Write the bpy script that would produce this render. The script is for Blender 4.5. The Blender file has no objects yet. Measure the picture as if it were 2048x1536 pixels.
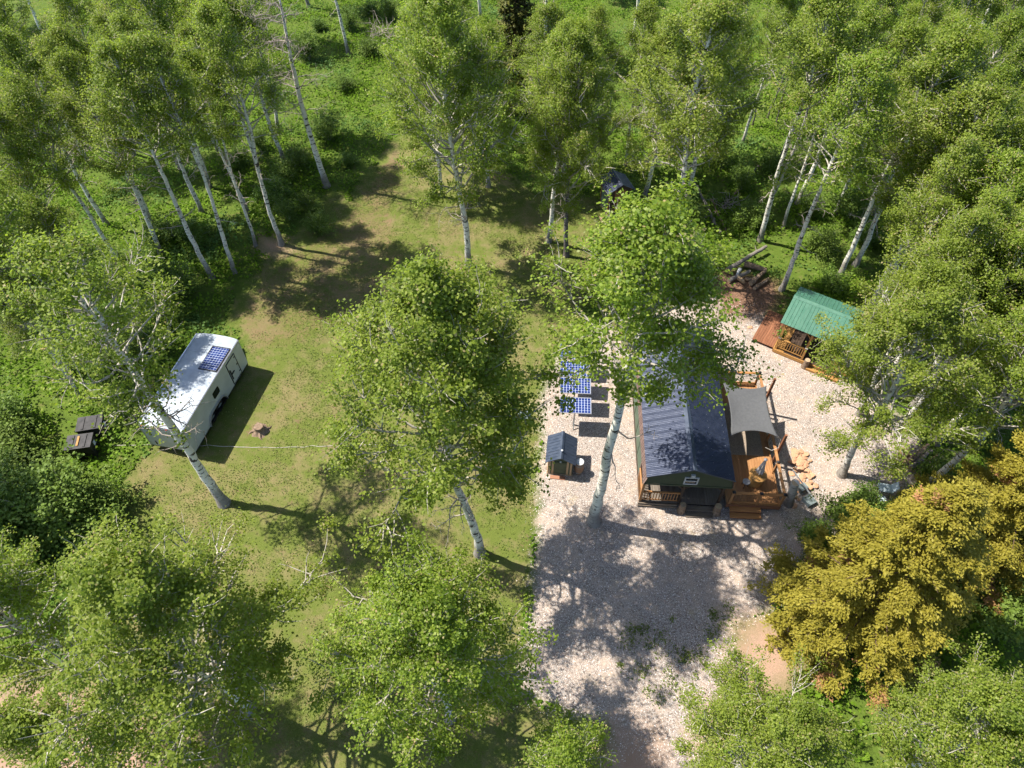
import bpy, math, random
import numpy as np
from mathutils import Vector, Matrix

sc = bpy.context.scene
R = math.radians
# ------------------------------------------------------------------ camera
cam = bpy.data.cameras.new('camera')
cam.sensor_width = 36.0
cam.lens = 36.0 * 1420.0 / 2048.0
cam.clip_start = 0.2
cam.clip_end = 1500.0
cam_o = bpy.data.objects.new('camera', cam)
sc.collection.objects.link(cam_o)
cam_o.location = (0.0, 0.0, 31.0)
cam_o.rotation_euler = (R(90.0 - 51.0), 0.0, 0.0)
sc.camera = cam_o
# ------------------------------------------------------------------ sky and sun
SUN_AZ = R(-16.0)      # direction the shadows run on the ground
SUN_EL = R(56.0)
world = bpy.data.worlds.new('World')
sc.world = world
world.use_nodes = True
wn = world.node_tree.nodes
wl = world.node_tree.links
sky = wn.new('ShaderNodeTexSky')
sky.sky_type = 'NISHITA'
sky.sun_disc = False
sky.sun_elevation = SUN_EL
# towards the sun in plan: opposite the shadow direction
sx, sy = -math.cos(SUN_AZ), -math.sin(SUN_AZ)
sky.sun_rotation = math.atan2(sx, sy)
sky.altitude = 2500.0
sky.air_density = 0.55
sky.dust_density = 4.0
wl.new(sky.outputs['Color'], wn['Background'].inputs['Color'])
wn['Background'].inputs['Strength'].default_value = 0.15
sun = bpy.data.lights.new('sun', 'SUN')
sun.energy = 3.9
sun.angle = R(0.53)
sun.color = (1.0, 0.95, 0.885)
sun_o = bpy.data.objects.new('sun', sun)
sc.collection.objects.link(sun_o)
sun_dir = Vector((math.cos(SUN_AZ) * math.cos(SUN_EL), math.sin(SUN_AZ) * math.cos(SUN_EL), -math.sin(SUN_EL)))
sun_o.rotation_euler = sun_dir.to_track_quat('-Z', 'Y').to_euler()
sun_o.location = (-30, 10, 50)
# ------------------------------------------------------------------ exposure and render
sc.view_settings.view_transform = 'Standard'
sc.view_settings.look = 'None'
sc.view_settings.gamma = 1.0
sc.view_settings.exposure = 1.55
sc.view_settings.use_curve_mapping = False
cy = sc.cycles
cy.max_bounces = 8
cy.diffuse_bounces = 4
cy.glossy_bounces = 3
cy.transmission_bounces = 5
cy.transparent_max_bounces = 4
cy.caustics_reflective = False
cy.caustics_refractive = False
cy.use_adaptive_sampling = True
cy.adaptive_threshold = 0.02

# ================================================================== helpers
col = sc.collection
rng = np.random.default_rng(7)

def fast_mesh(name, V, F, attrs=None, smooth=False):
    """mesh from vertex array and a face array (n, 3 or 4) or a list of face tuples"""
    me = bpy.data.meshes.new(name)
    V = np.asarray(V, dtype=np.float32)
    if isinstance(F, np.ndarray):
        n, k = F.shape
        me.vertices.add(len(V)); me.vertices.foreach_set('co', V.ravel())
        me.loops.add(n * k); me.loops.foreach_set('vertex_index', F.astype(np.int32).ravel())
        me.polygons.add(n)
        me.polygons.foreach_set('loop_start', np.arange(0, n * k, k, dtype=np.int32))
        if smooth:
            me.polygons.foreach_set('use_smooth', np.ones(n, dtype=bool))
        me.update(calc_edges=True)
    else:
        me.from_pydata([tuple(v) for v in V], [], F)
        if smooth:
            me.polygons.foreach_set('use_smooth', np.ones(len(me.polygons), dtype=bool))
    for an, (dom, arr) in (attrs or {}).items():
        a = me.attributes.new(an, 'FLOAT', dom)
        a.data.foreach_set('value', np.asarray(arr, dtype=np.float32))
    return me

def obj(name, me, m=None, parent=None, loc=None, rot=None, scale=None):
    o = bpy.data.objects.new(name, me)
    if m is not None and not me.materials:
        me.materials.append(m)
    col.objects.link(o)
    if parent is not None:
        o.parent = parent
    if loc is not None: o.location = loc
    if rot is not None: o.rotation_euler = rot
    if scale is not None: o.scale = scale
    return o

def tag(o, label, cat, group=None, kind=None):
    o['label'] = label
    if cat: o['category'] = cat
    if group: o['group'] = group
    if kind: o['kind'] = kind
    return o

def thing(name, label, cat, loc=(0, 0, 0), rz=0.0, group=None):
    e = bpy.data.objects.new(name, None)
    col.objects.link(e)
    e.location = loc if len(loc) == 3 else (loc[0], loc[1], 0.0)
    e.rotation_euler = (0, 0, rz)
    return tag(e, label, cat, group)

class MB:
    """collects boxes, beams and tubes into one mesh"""
    def __init__(self):
        self.v = []; self.f = []
    def add(self, vs, fs):
        b = len(self.v)
        self.v += [tuple(p) for p in vs]
        self.f += [tuple(i + b for i in f) for f in fs]
        return self
    def box(self, x0, x1, y0, y1, z0, z1):
        return self.add([(x0,y0,z0),(x1,y0,z0),(x1,y1,z0),(x0,y1,z0),(x0,y0,z1),(x1,y0,z1),(x1,y1,z1),(x0,y1,z1)],
                        [(0,3,2,1),(4,5,6,7),(0,1,5,4),(1,2,6,5),(2,3,7,6),(3,0,4,7)])
    def cbox(self, c, s, rx=0, ry=0, rz=0):
        M = Matrix.Rotation(rz,3,'Z') @ Matrix.Rotation(ry,3,'Y') @ Matrix.Rotation(rx,3,'X')
        vs = []
        for dz in (-.5,.5):
            for dx,dy in ((-.5,-.5),(.5,-.5),(.5,.5),(-.5,.5)):
                vs.append(Vector(c) + M @ Vector((dx*s[0],dy*s[1],dz*s[2])))
        return self.add(vs, [(0,3,2,1),(4,5,6,7),(0,1,5,4),(1,2,6,5),(2,3,7,6),(3,0,4,7)])
    def beam(self, p0, p1, w, h, up=(0,0,1)):
        p0 = Vector(p0); p1 = Vector(p1); d = (p1-p0).normalized(); u = Vector(up)
        if abs(d.dot(u)) > .98: u = Vector((0,1,0))
        s = d.cross(u).normalized(); u = s.cross(d).normalized()
        vs = []
        for p in (p0,p1):
            for a,b in ((-1,-1),(1,-1),(1,1),(-1,1)):
                vs.append(p + s*(a*w/2) + u*(b*h/2))
        return self.add(vs, [(0,3,2,1),(4,5,6,7),(0,1,5,4),(1,2,6,5),(2,3,7,6),(3,0,4,7)])
    def tube(self, pts, rad, n=8, caps=True):
        V, F = tube_arrays(np.array(pts, float), np.array(rad, float) if np.ndim(rad) else np.full(len(pts), float(rad)), n)
        fs = [tuple(f) for f in F]
        k = len(pts)
        if caps:
            fs.append(tuple(range(n))[::-1]); fs.append(tuple((k-1)*n+i for i in range(n)))
        return self.add(V, fs)
    def lathe(self, prof, n=16, c=(0,0,0)):
        k = len(prof); vs = []; fs = []
        for r,z in prof:
            for i in range(n):
                a = 2*math.pi*i/n
                vs.append((c[0]+r*math.cos(a), c[1]+r*math.sin(a), c[2]+z))
        for j in range(k-1):
            for i in range(n):
                fs.append((j*n+i, j*n+(i+1)%n, (j+1)*n+(i+1)%n, (j+1)*n+i))
        fs.append(tuple(range(n))[::-1]); fs.append(tuple((k-1)*n+i for i in range(n)))
        return self.add(vs, fs)
    def prism(self, poly, ax, a0, a1):
        """2-D outline swept along an axis ('x','y','z')"""
        n = len(poly)
        def pt(p, a):
            return {'x': (a,p[0],p[1]), 'y': (p[0],a,p[1]), 'z': (p[0],p[1],a)}[ax]
        vs = [pt(p,a0) for p in poly] + [pt(p,a1) for p in poly]
        fs = [tuple(range(n))[::-1], tuple(range(n,2*n))] + [(i,(i+1)%n,n+(i+1)%n,n+i) for i in range(n)]
        return self.add(vs, fs)
    def mesh(self, name, smooth=False):
        me = fast_mesh(name, self.v, self.f, smooth=smooth)
        return me
    def build(self, name, m, parent=None, smooth=False, loc=None, rot=None):
        return obj(name, self.mesh(name, smooth), m, parent, loc, rot)

def tube_arrays(P, rad, n):
    k = len(P)
    T = np.gradient(P, axis=0)
    T /= np.linalg.norm(T, axis=1, keepdims=True) + 1e-9
    ref = np.array([0.31, 0.95, 0.05]) if abs(T[0][2]) > .5 else np.array([0.05, 0.1, 0.99])
    S = np.cross(T, ref); S /= np.linalg.norm(S, axis=1, keepdims=True) + 1e-9
    U = np.cross(S, T)
    a = np.arange(n) * 2 * np.pi / n
    V = P[:, None, :] + rad[:, None, None] * (np.cos(a)[None, :, None] * S[:, None, :] + np.sin(a)[None, :, None] * U[:, None, :])
    i = np.arange(k - 1)[:, None]; j = np.arange(n)[None, :]
    F = np.stack([i*n + j, i*n + (j+1) % n, (i+1)*n + (j+1) % n, (i+1)*n + j], -1).reshape(-1, 4)
    return V.reshape(-1, 3), F

class Tubes:
    def __init__(self): self.V = []; self.F = []; self.n = 0
    def add(self, P, rad, n):
        V, F = tube_arrays(np.asarray(P, float), np.asarray(rad, float), n)
        self.V.append(V); self.F.append(F + self.n); self.n += len(V)
    def mesh(self, name): return fast_mesh(name, np.concatenate(self.V), np.concatenate(self.F), smooth=True)

# ------------------------------------------------------------------ materials
class NT:
    def __init__(self, name):
        self.m = bpy.data.materials.new(name); self.m.use_nodes = True
        self.t = self.m.node_tree; self.n = self.t.nodes; self.b = self.n['Principled BSDF']
        self.out = self.n['Material Output']
    def new(self, t, **kw):
        x = self.n.new(t)
        for k, v in kw.items(): setattr(x, k, v)
        return x
    def link(self, a, b): self.t.links.new(a, b)
    def coord(self, kind='Object', scale=None):
        tc = self.new('ShaderNodeTexCoord'); o = tc.outputs[kind]
        if scale is not None:
            mp = self.new('ShaderNodeMapping'); mp.inputs['Scale'].default_value = scale
            self.link(o, mp.inputs['Vector']); o = mp.outputs['Vector']
        return o
    def noise(self, vec, scale, detail=3, rough=.55):
        x = self.new('ShaderNodeTexNoise'); x.inputs['Scale'].default_value = scale
        x.inputs['Detail'].default_value = detail; x.inputs['Roughness'].default_value = rough
        if vec is not None: self.link(vec, x.inputs['Vector'])
        return x.outputs['Fac']
    def ramp(self, fac, stops):
        x = self.new('ShaderNodeValToRGB'); e = x.color_ramp.elements
        while len(e) < len(stops): e.new(.5)
        for i, (p, c) in enumerate(stops):
            e[i].position = p; e[i].color = (c[0], c[1], c[2], 1) if not np.isscalar(c) else (c, c, c, 1)
        self.link(fac, x.inputs['Fac']); return x.outputs['Color']
    def mix(self, fac, a, b, blend='MIX'):
        x = self.new('ShaderNodeMix', data_type='RGBA', blend_type=blend)
        for s, v in ((x.inputs[0], fac), (x.inputs[6], a), (x.inputs[7], b)):
            if hasattr(v, 'is_output'): self.link(v, s)
            elif np.isscalar(v): s.default_value = v if s.type == 'VALUE' else (v, v, v, 1)
            else: s.default_value = (v[0], v[1], v[2], 1)
        return x.outputs[2]
    def math(self, op, a, b=None, clamp=False):
        x = self.new('ShaderNodeMath', operation=op, use_clamp=clamp)
        for i, v in enumerate((a, b)):
            if v is None: continue
            if hasattr(v, 'is_output'): self.link(v, x.inputs[i])
            else: x.inputs[i].default_value = v
        return x.outputs[0]
    def bump(self, h, strength=.3, dist=.02):
        x = self.new('ShaderNodeBump'); x.inputs['Strength'].default_value = strength; x.inputs['Distance'].default_value = dist
        self.link(h, x.inputs['Height']); self.link(x.outputs['Normal'], self.b.inputs['Normal'])
    def attr(self, name):
        x = self.new('ShaderNodeAttribute', attribute_name=name); return x.outputs['Fac']
    def set(self, rough=.7, spec=.3, metal=0.0, color=None):
        self.b.inputs['Roughness'].default_value = rough
        self.b.inputs['Specular IOR Level'].default_value = spec
        self.b.inputs['Metallic'].default_value = metal
        if color is not None:
            if hasattr(color, 'is_output'): self.link(color, self.b.inputs['Base Color'])
            else: self.b.inputs['Base Color'].default_value = (*color, 1)
        return self

def plain(name, c, rough=.6, spec=.35, metal=0.0, var=.25, scale=6.0, bump=0.0):
    t = NT(name); c = tuple(x * .78 for x in c)
    oi = t.new('ShaderNodeObjectInfo').outputs['Random']
    f = t.noise(t.coord(), scale, 4)
    lo = tuple(x * (1 - var) for x in c); hi = tuple(min(1, x * (1 + var)) for x in c)
    k = t.ramp(f, [(.3, lo), (.7, hi)])
    k = t.mix(t.math('MULTIPLY', oi, .28), k, tuple(x * .68 for x in c))
    t.set(rough, spec, metal, k)
    if bump: t.bump(f, bump)
    return t.m

def wood(name, c1, c2, axis='y', rough=.7):
    t = NT(name); c1 = tuple(x * .78 for x in c1); c2 = tuple(x * .78 for x in c2)
    s = {'x': (1.2, 14, 14), 'y': (14, 1.2, 14), 'z': (14, 14, 1.2)}[axis]
    oi = t.new('ShaderNodeObjectInfo').outputs['Random']
    co = t.coord()
    mp = t.new('ShaderNodeMapping'); mp.inputs['Scale'].default_value = s
    t.link(co, mp.inputs['Vector'])
    off = t.new('ShaderNodeCombineXYZ')
    for i in range(3): t.link(t.math('MULTIPLY', oi, 37.0), off.inputs[i])
    t.link(off.outputs[0], mp.inputs['Location'])
    f = t.noise(mp.outputs[0], 1.6, 5, .6)
    k = t.ramp(f, [(.3, c1), (.7, c2)])
    k = t.mix(t.math('MULTIPLY', oi, .4), k, tuple(x * .55 for x in c1))
    big = t.noise(t.coord('Generated'), 2.3, 3)
    k = t.mix(t.ramp(big, [(.45, 0.0), (.75, .35)]), k, tuple(x * .6 for x in c1))
    t.set(rough, .25, 0, k); t.bump(f, .25, .01)
    return t.m

# ------------------------------------------------------------------ foliage materials
def leaf_mat(name, stops, blue=None, trans=(.20, .30, .03), tmix=.28, rough=.5, vary=.35, warm=(.20, .19, .04), spec=.18):
    t = NT(name)
    k = t.ramp(t.attr('tint'), stops)
    oi = t.new('ShaderNodeObjectInfo').outputs['Random']
    k = t.mix(t.math('MULTIPLY', oi, vary), k, warm)
    f = t.noise(t.coord('Object'), .55, 2)
    k = t.mix(t.ramp(f, [(.38, 0.0), (.7, .45)]), k, tuple(x * .62 for x in stops[1][1]))
    if blue: k = t.mix(t.ramp(t.noise(t.coord('Object'), .22, 3), [(.5, 0.0), (.66, .75)]), k, blue)
    t.set(rough, spec, 0, k)
    tr = t.new('ShaderNodeBsdfTranslucent')
    t.link(t.mix(.45, k, trans), tr.inputs['Color'])
    ms = t.new('ShaderNodeMixShader'); ms.inputs[0].default_value = tmix
    t.link(t.b.outputs[0], ms.inputs[1]); t.link(tr.outputs[0], ms.inputs[2])
    t.link(ms.outputs[0], t.out.inputs['Surface'])
    return t.m

M = {}
M['aspen_leaf'] = leaf_mat('aspen leaf', [(0, (.068, .118, .012)), (.25, (.122, .192, .018)), (.5, (.205, .280, .026)), (.80, (.285, .345, .055)), (.93, (.36, .37, .17)), (1, (.42, .31, .16))], trans=(.42, .56, .03), tmix=.48)
M['herb_leaf'] = leaf_mat('undergrowth leaf', [(0, (.060, .115, .010)), (.5, (.125, .225, .015)), (.85, (.190, .29, .030)), (1, (.26, .33, .10))], trans=(.24, .44, .02), tmix=.38, rough=.75, vary=.1, spec=.05, blue=(.115, .195, .075))
M['shrub_leaf'] = leaf_mat('shrub leaf', [(0, (.050, .095, .014)), (.5, (.105, .180, .022)), (.9, (.165, .245, .045)), (1, (.24, .27, .09))], rough=.6, vary=.25)
M['grass'] = leaf_mat('lawn grass', [(0, (.075, .105, .020)), (.5, (.135, .175, .030)), (.85, (.20, .215, .06)), (1, (.36, .29, .14))], trans=(.25, .32, .04), tmix=.3, rough=.6, vary=0.0)
M['needle'] = leaf_mat('yellow conifer needle', [(0, (.14, .13, .016)), (.35, (.265, .230, .028)), (.70, (.36, .305, .046)), (.80, (.40, .33, .07)), (.84, (.38, .18, .085)), (1, (.44, .23, .12))], trans=(.46, .40, .04), tmix=.36, rough=.6, vary=0.05, warm=(.25, .2, .03))
M['spruce_needle'] = leaf_mat('dark conifer needle', [(0, (.05, .06, .012)), (.5, (.10, .105, .018)), (.9, (.17, .16, .03)), (1, (.21, .18, .05))], trans=(.2, .2, .03), tmix=.12, rough=.6, vary=.2)

def bark_mat(name, c_pale, c_dark, c_base, marks=.62):
    t = NT(name)
    co = t.coord('Object', (2.4, 2.4, 11.0))
    f = t.noise(co, 1.0, 4, .6)
    m1 = t.ramp(f, [(marks, 0.0), (marks + .05, 1.0)])
    big = t.noise(t.coord('Object', (2.2, 2.2, 2.6)), 1.0, 3, .6)
    m2 = t.ramp(big, [(.60, 0.0), (.64, .95)])
    mm = t.math('MAXIMUM', m1, m2)
    shade = t.noise(t.coord('Object', (1, 1, .5)), 3.0, 4)
    pale = t.mix(shade, tuple(x * .78 for x in c_pale), tuple(min(1, x * 1.12) for x in c_pale))
    k = t.mix(mm, pale, c_dark)
    sep = t.new('ShaderNodeSeparateXYZ'); t.link(t.coord('Object'), sep.inputs[0])
    z = t.math('ADD', sep.outputs['Z'], t.math('MULTIPLY', t.math('SUBTRACT', shade, .5), 1.6))
    bf = t.new('ShaderNodeMapRange'); bf.inputs[1].default_value = .5; bf.inputs[2].default_value = 1.7
    bf.inputs[3].default_value = .85; bf.inputs[4].default_value = 0.0
    t.link(z, bf.inputs[0])
    fur = t.noise(t.coord('Object', (9, 9, 1.5)), 2.0, 3)
    k = t.mix(bf.outputs[0], k, t.mix(fur, tuple(x * .6 for x in c_base), tuple(x * 1.5 for x in c_base)))
    t.set(.85, .15, 0, k); t.bump(t.mix(.5, f, fur), .35, .03)
    return t.m
M['aspen_bark'] = bark_mat('aspen bark', (.66, .63, .53), (.045, .038, .032), (.14, .12, .10), marks=.565)
M['grey_bark'] = bark_mat('grey weathered bark', (.36, .34, .30), (.06, .05, .045), (.13, .11, .09), marks=.6)
M['dark_bark'] = bark_mat('dark furrowed bark', (.17, .155, .135), (.035, .03, .026), (.10, .08, .065), marks=.52)
M['limb'] = plain('pale limb bark', (.46, .42, .34), .85, .1, var=.35, scale=3)
M['dead_limb'] = plain('dead grey limb', (.40, .34, .28), .9, .1, var=.3, scale=4)
M['conifer_bark'] = plain('conifer bark', (.14, .09, .06), .9, .1, var=.4, scale=5)

# ================================================================== the ground
GRAVEL = [(3.06, 28.05), (2.16, 25.95), (1.49, 23.97), (1.53, 21.30), (1.22, 18.85), (1.28, 17.42), (0.99, 14.76), (0.81, 12.57), (0.38, 9.93), (0.25, 8.61),
          (1.96, 7.73), (3.88, 7.54), (3.92, 6.44), (3.92, 4.71), (7.16, 4.71), (7.43, 6.89), (8.80, 8.31), (9.59, 9.72), (9.83, 11.44), (11.50, 12.00), (12.54, 13.52), (14.23, 15.14), (16.93, 16.59), (19.25, 17.70), (20.56, 18.70), (21.24, 19.74),
          (21.68, 21.30), (20.90, 23.28), (20.09, 25.03), (19.07, 26.32), (16.83, 27.66), (15.84, 29.68), (15.27, 31.16), (13.23, 31.82), (12.38, 32.26), (11.06, 31.82), (6.85, 30.09), (4.67, 29.26)]
LAWN = [(-8.65, 50.81), (-9.73, 48.18), (-10.70, 45.25), (-11.52, 41.94), (-12.65, 42.82), (-13.26, 42.82), (-13.51, 41.08), (-14.40, 38.34), (-14.94, 36.79), (-16.11, 35.30), (-16.54, 33.63), (-17.10, 31.38), (-17.14, 29.68), (-15.70, 28.05), (-15.05, 26.51), (-16.66, 23.97),
        (-18.32, 21.30), (-19.39, 19.74), (-19.65, 18.27), (-19.48, 16.06), (-18.57, 12.57), (-16.26, 7.92), (-13.12, 4.38), (-2.34, 4.38), (3.77, 4.71), (3.98, 7.54), (0.25, 8.41), (0.34, 9.72), (0.81, 12.57), (1.03, 14.76), (1.33, 17.42), (1.27, 18.85),
        (1.58, 21.30), (1.54, 23.97), (2.22, 25.95), (3.12, 28.05), (4.85, 31.82), (6.46, 38.08), (6.30, 40.24), (5.92, 42.23), (3.80, 42.52), (1.29, 42.82), (-0.52, 45.25), (-2.41, 46.53), (-4.64, 46.21), (-6.67, 48.18)]
DIRT = [(9.89, 11.77), (11.47, 11.89), (12.69, 11.44), (13.10, 9.72), (11.07, 8.31), (8.55, 6.98), (7.06, 6.44), (7.60, 7.92), (8.87, 8.70)]
DIRT2 = [(4.07, 7.45), (5.75, 7.07), (6.04, 6.26), (5.72, 3.89), (3.29, 3.89), (3.69, 6.44)]
DIRT3 = [(-25.71, 9.11), (-18.86, 9.31), (-14.95, 8.31), (-11.97, 6.44), (-11.29, 3.89), (-22.88, 3.89)]
CHIPS = [(12.46, 33.63), (13.80, 34.82), (17.08, 33.63), (16.86, 31.38), (15.03, 30.09), (12.61, 30.09)]
EARTH = [(-17.24, 30.09), (-17.21, 31.82), (-16.17, 34.10), (-14.49, 37.05), (-11.97, 40.24), (-10.55, 45.57), (-8.79, 50.24), (-7.26, 46.21), (-7.79, 40.24), (-6.35, 35.54), (-8.71, 30.95), (-12.39, 27.66), (-15.13, 26.89)]
SOIL = [(-17.06, 38.08), (-15.26, 37.56), (-14.56, 36.54), (-15.89, 35.79), (-16.88, 36.54)]

def sdist(P, poly):
    """signed distance, positive inside"""
    A = np.array(poly); B = np.roll(A, -1, 0)
    d = np.full(len(P), 1e9); ins = np.zeros(len(P), bool)
    for a, b in zip(A, B):
        ab = b - a; t = np.clip(((P - a) @ ab) / (ab @ ab), 0, 1)
        q = a + t[:, None] * ab
        d = np.minimum(d, np.hypot(*(P - q).T))
        c = ((a[1] > P[:, 1]) != (b[1] > P[:, 1]))
        with np.errstate(divide='ignore', invalid='ignore'):
            xi = (b[0] - a[0]) * (P[:, 1] - a[1]) / (b[1] - a[1]) + a[0]
        ins ^= c & (P[:, 0] < xi)
    return np.where(ins, d, -d)

def vnoise(P, scale, seed=0):
    """smooth value noise in the plane, -1..1"""
    r = np.random.default_rng(seed); T = r.uniform(-1, 1, (64, 64))
    q = P * scale; i = np.floor(q).astype(int); f = q - i; f = f * f * (3 - 2 * f)
    g = lambda a, b: T[(i[:, 0] + a) % 64, (i[:, 1] + b) % 64]
    return (g(0,0)*(1-f[:,0])+g(1,0)*f[:,0])*(1-f[:,1]) + (g(0,1)*(1-f[:,0])+g(1,1)*f[:,0])*f[:,1]

X0, X1, Y0, Y1, CELL = -48.0, 52.0, -10.0, 96.0, 0.3
nx = int((X1 - X0) / CELL) + 1; ny = int((Y1 - Y0) / CELL) + 1
gx, gy = np.meshgrid(X0 + np.arange(nx) * CELL, Y0 + np.arange(ny) * CELL)
GP = np.stack([gx.ravel(), gy.ravel()], 1)
clip = lambda a: np.clip(a, -3, 3)
S_gravel = clip(sdist(GP, GRAVEL)); S_lawn = clip(sdist(GP, LAWN))
S_dirt = clip(np.max([sdist(GP, p) for p in (DIRT, DIRT2, DIRT3, SOIL)], axis=0))
S_chip = clip(np.maximum(sdist(GP, CHIPS), np.minimum(sdist(GP, EARTH), .9) - 1.0))
GF = (np.arange(ny - 1)[:, None] * nx + np.arange(nx - 1)[None, :]).reshape(-1)
GF = np.stack([GF, GF + 1, GF + nx + 1, GF + nx], 1)
fc = GP[GF].mean(1)
wob = .25 * vnoise(fc, .8, 1) + .2 * vnoise(fc, 2.1, 2)
fg = S_gravel[GF].mean(1) + wob; fl = S_lawn[GF].mean(1) + wob
is_g = fg > 0; is_l = (~is_g) & (fl > 0)

def ground_mat():
    t = NT('ground cover'); P = t.coord('Object')
    n_lo = t.noise(P, .35, 4); n_mid = t.noise(P, 1.6, 5, .6); n_hi = t.noise(P, 9.0, 4, .65); n_fine = t.noise(P, 38.0, 3, .6)
    # lush soil between the plants
    base = t.ramp(n_mid, [(.3, (.040, .060, .010)), (.55, (.070, .105, .014)), (.75, (.14, .105, .050))])
    base = t.mix(t.ramp(n_hi, [(.35, 0.0), (.75, .6)]), base, (.10, .15, .022))
    # lawn: green blades, dry straw, bare earth
    gr = t.ramp(n_fine, [(.3, (.075, .105, .020)), (.55, (.165, .195, .040)), (.8, (.27, .27, .09))])
    straw = t.ramp(n_fine, [(.3, (.16, .115, .055)), (.55, (.30, .235, .12)), (.8, (.44, .35, .21))])
    earth = t.ramp(n_fine, [(.3, (.13, .075, .045)), (.7, (.33, .21, .14))])
    dry = t.math('ADD', t.math('MULTIPLY', n_lo, .5), t.math('MULTIPLY', n_mid, .5))
    lawn = t.mix(t.ramp(dry, [(.45, 0.0), (.60, .85)]), gr, straw)
    lawn = t.mix(t.ramp(n_hi, [(.52, 0.0), (.72, .75)]), lawn, gr)
    bare = t.math('ADD', t.math('MULTIPLY', t.noise(P, .9, 5, .7), .6), t.math('MULTIPLY', n_hi, .4))
    lawn = t.mix(t.ramp(bare, [(.56, 0.0), (.64, .85)]), lawn, earth)
    # gravel: pale limestone chips
    vo = t.new('ShaderNodeTexVoronoi'); vo.inputs['Scale'].default_value = 26.0; t.link(P, vo.inputs['Vector'])
    sep = t.new('ShaderNodeSeparateColor'); t.link(vo.outputs['Color'], sep.inputs[0])
    chip = t.ramp(sep.outputs[0], [(0, (.24, .185, .15)), (.14, (.46, .39, .335)), (.42, (.60, .53, .475)), (.8, (.70, .645, .59)), (.94, (.60, .43, .35)), (1, (.36, .29, .25))])
    gap = t.ramp(vo.outputs['Distance'], [(.0, 0.0), (.45, 0.0), (.68, .6)])
    grav = t.mix(gap, chip, (.20, .145, .115))
    grav = t.mix(1.0, grav, (.56, .555, .53), 'MULTIPLY')
    dirty = t.math('ADD', t.math('MULTIPLY', n_mid, .55), t.math('MULTIPLY', n_lo, .45))
    grav = t.mix(t.ramp(dirty, [(.46, 0.0), (.64, .7)]), grav, (.40, .31, .235))
    grav = t.mix(t.ramp(t.noise(P, .8, 5, .7), [(.58, 0.0), (.72, .4)]), grav, (.26, .22, .10))
    dirt = t.ramp(n_fine, [(.3, (.24, .15, .10)), (.6, (.36, .24, .165)), (.8, (.48, .34, .25))])
    dirt = t.mix(t.ramp(n_mid, [(.4, 0.0), (.7, .6)]), dirt, (.30, .19, .12))
    chips = t.ramp(n_hi, [(.3, (.07, .042, .028)), (.6, (.20, .115, .07)), (.8, (.32, .20, .13))])
    edge = t.math('ADD', t.math('MULTIPLY', t.math('SUBTRACT', n_mid, .5), 1.3), t.math('MULTIPLY', t.math('SUBTRACT', n_hi, .5), 1.1))
    def zone(a, lo, hi):
        mr = t.new('ShaderNodeMapRange'); mr.inputs[1].default_value = lo; mr.inputs[2].default_value = hi
        t.link(t.math('ADD', t.attr(a), edge), mr.inputs[0]); return mr.outputs[0]
    lawn = t.mix(1.0, lawn, (.66, .68, .62), 'MULTIPLY')
    k = t.mix(zone('lawn', -.35, .45), base, lawn)
    k = t.mix(zone('gravel', -.20, .38), k, grav)
    k = t.mix(zone('dirt', -.7, 1.0), k, dirt)
    k = t.mix(zone('chip', -.4, .7), k, chips)
    t.set(.95, .1, 0, k)
    h = t.mix(.5, n_fine, n_hi)
    t.bump(h, .8, .06)
    return t.m
M['ground'] = ground_mat()

def sheet(name, mask):
    F = GF[mask]; used, inv = np.unique(F, return_inverse=True)
    V = np.zeros((len(used), 3)); V[:, :2] = GP[used]
    me = fast_mesh(name, V, inv.reshape(F.shape), {'gravel': ('POINT', S_gravel[used]), 'lawn': ('POINT', S_lawn[used]), 'dirt': ('POINT', S_dirt[used]), 'chip': ('POINT', S_chip[used])})
    o = obj(name, me, M['ground']); o['kind'] = 'structure'; return o
g0 = sheet('ground', ~(is_g | is_l)); g1 = sheet('gravel_yard', is_g); g2 = sheet('lawn', is_l)
xe, ye = X0 + (nx - 1) * CELL, Y0 + (ny - 1) * CELL
b = MB()
for x0, x1, y0, y1 in ((-600, X0, -600, 700), (xe, 600, -600, 700), (X0, xe, -600, Y0), (X0, xe, ye, 700)):
    b.add([(x0, y0, 0), (x1, y0, 0), (x1, y1, 0), (x0, y1, 0)], [(0, 1, 2, 3)])
me = b.mesh('far_ground')
for an in ('gravel', 'lawn', 'dirt', 'chip'):
    a = me.attributes.new(an, 'FLOAT', 'POINT'); a.data.foreach_set('value', np.full(len(me.vertices), -3.0, dtype=np.float32))
o = obj('forest_floor', me, M['ground']); o['kind'] = 'structure'

# ================================================================== foliage builders
def leaves(C, N, size, r, shape='leaf'):
    """quads at centres C facing N"""
    n = len(C)
    N = N / (np.linalg.norm(N, axis=1, keepdims=True) + 1e-9)
    A = np.cross(N, r.normal(size=(n, 3))); A /= np.linalg.norm(A, axis=1, keepdims=True) + 1e-9
    B = np.cross(N, A); s = size[:, None]
    if shape == 'leaf':
        pts = [C - A*s*.5, C + B*s*.42 - A*s*.08 + N*s*.08, C + A*s*.56, C - B*s*.42 - A*s*.08 + N*s*.08]
    V = np.stack(pts, 1).reshape(-1, 3)
    F = np.arange(4 * n).reshape(n, 4)
    return V, F

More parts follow.
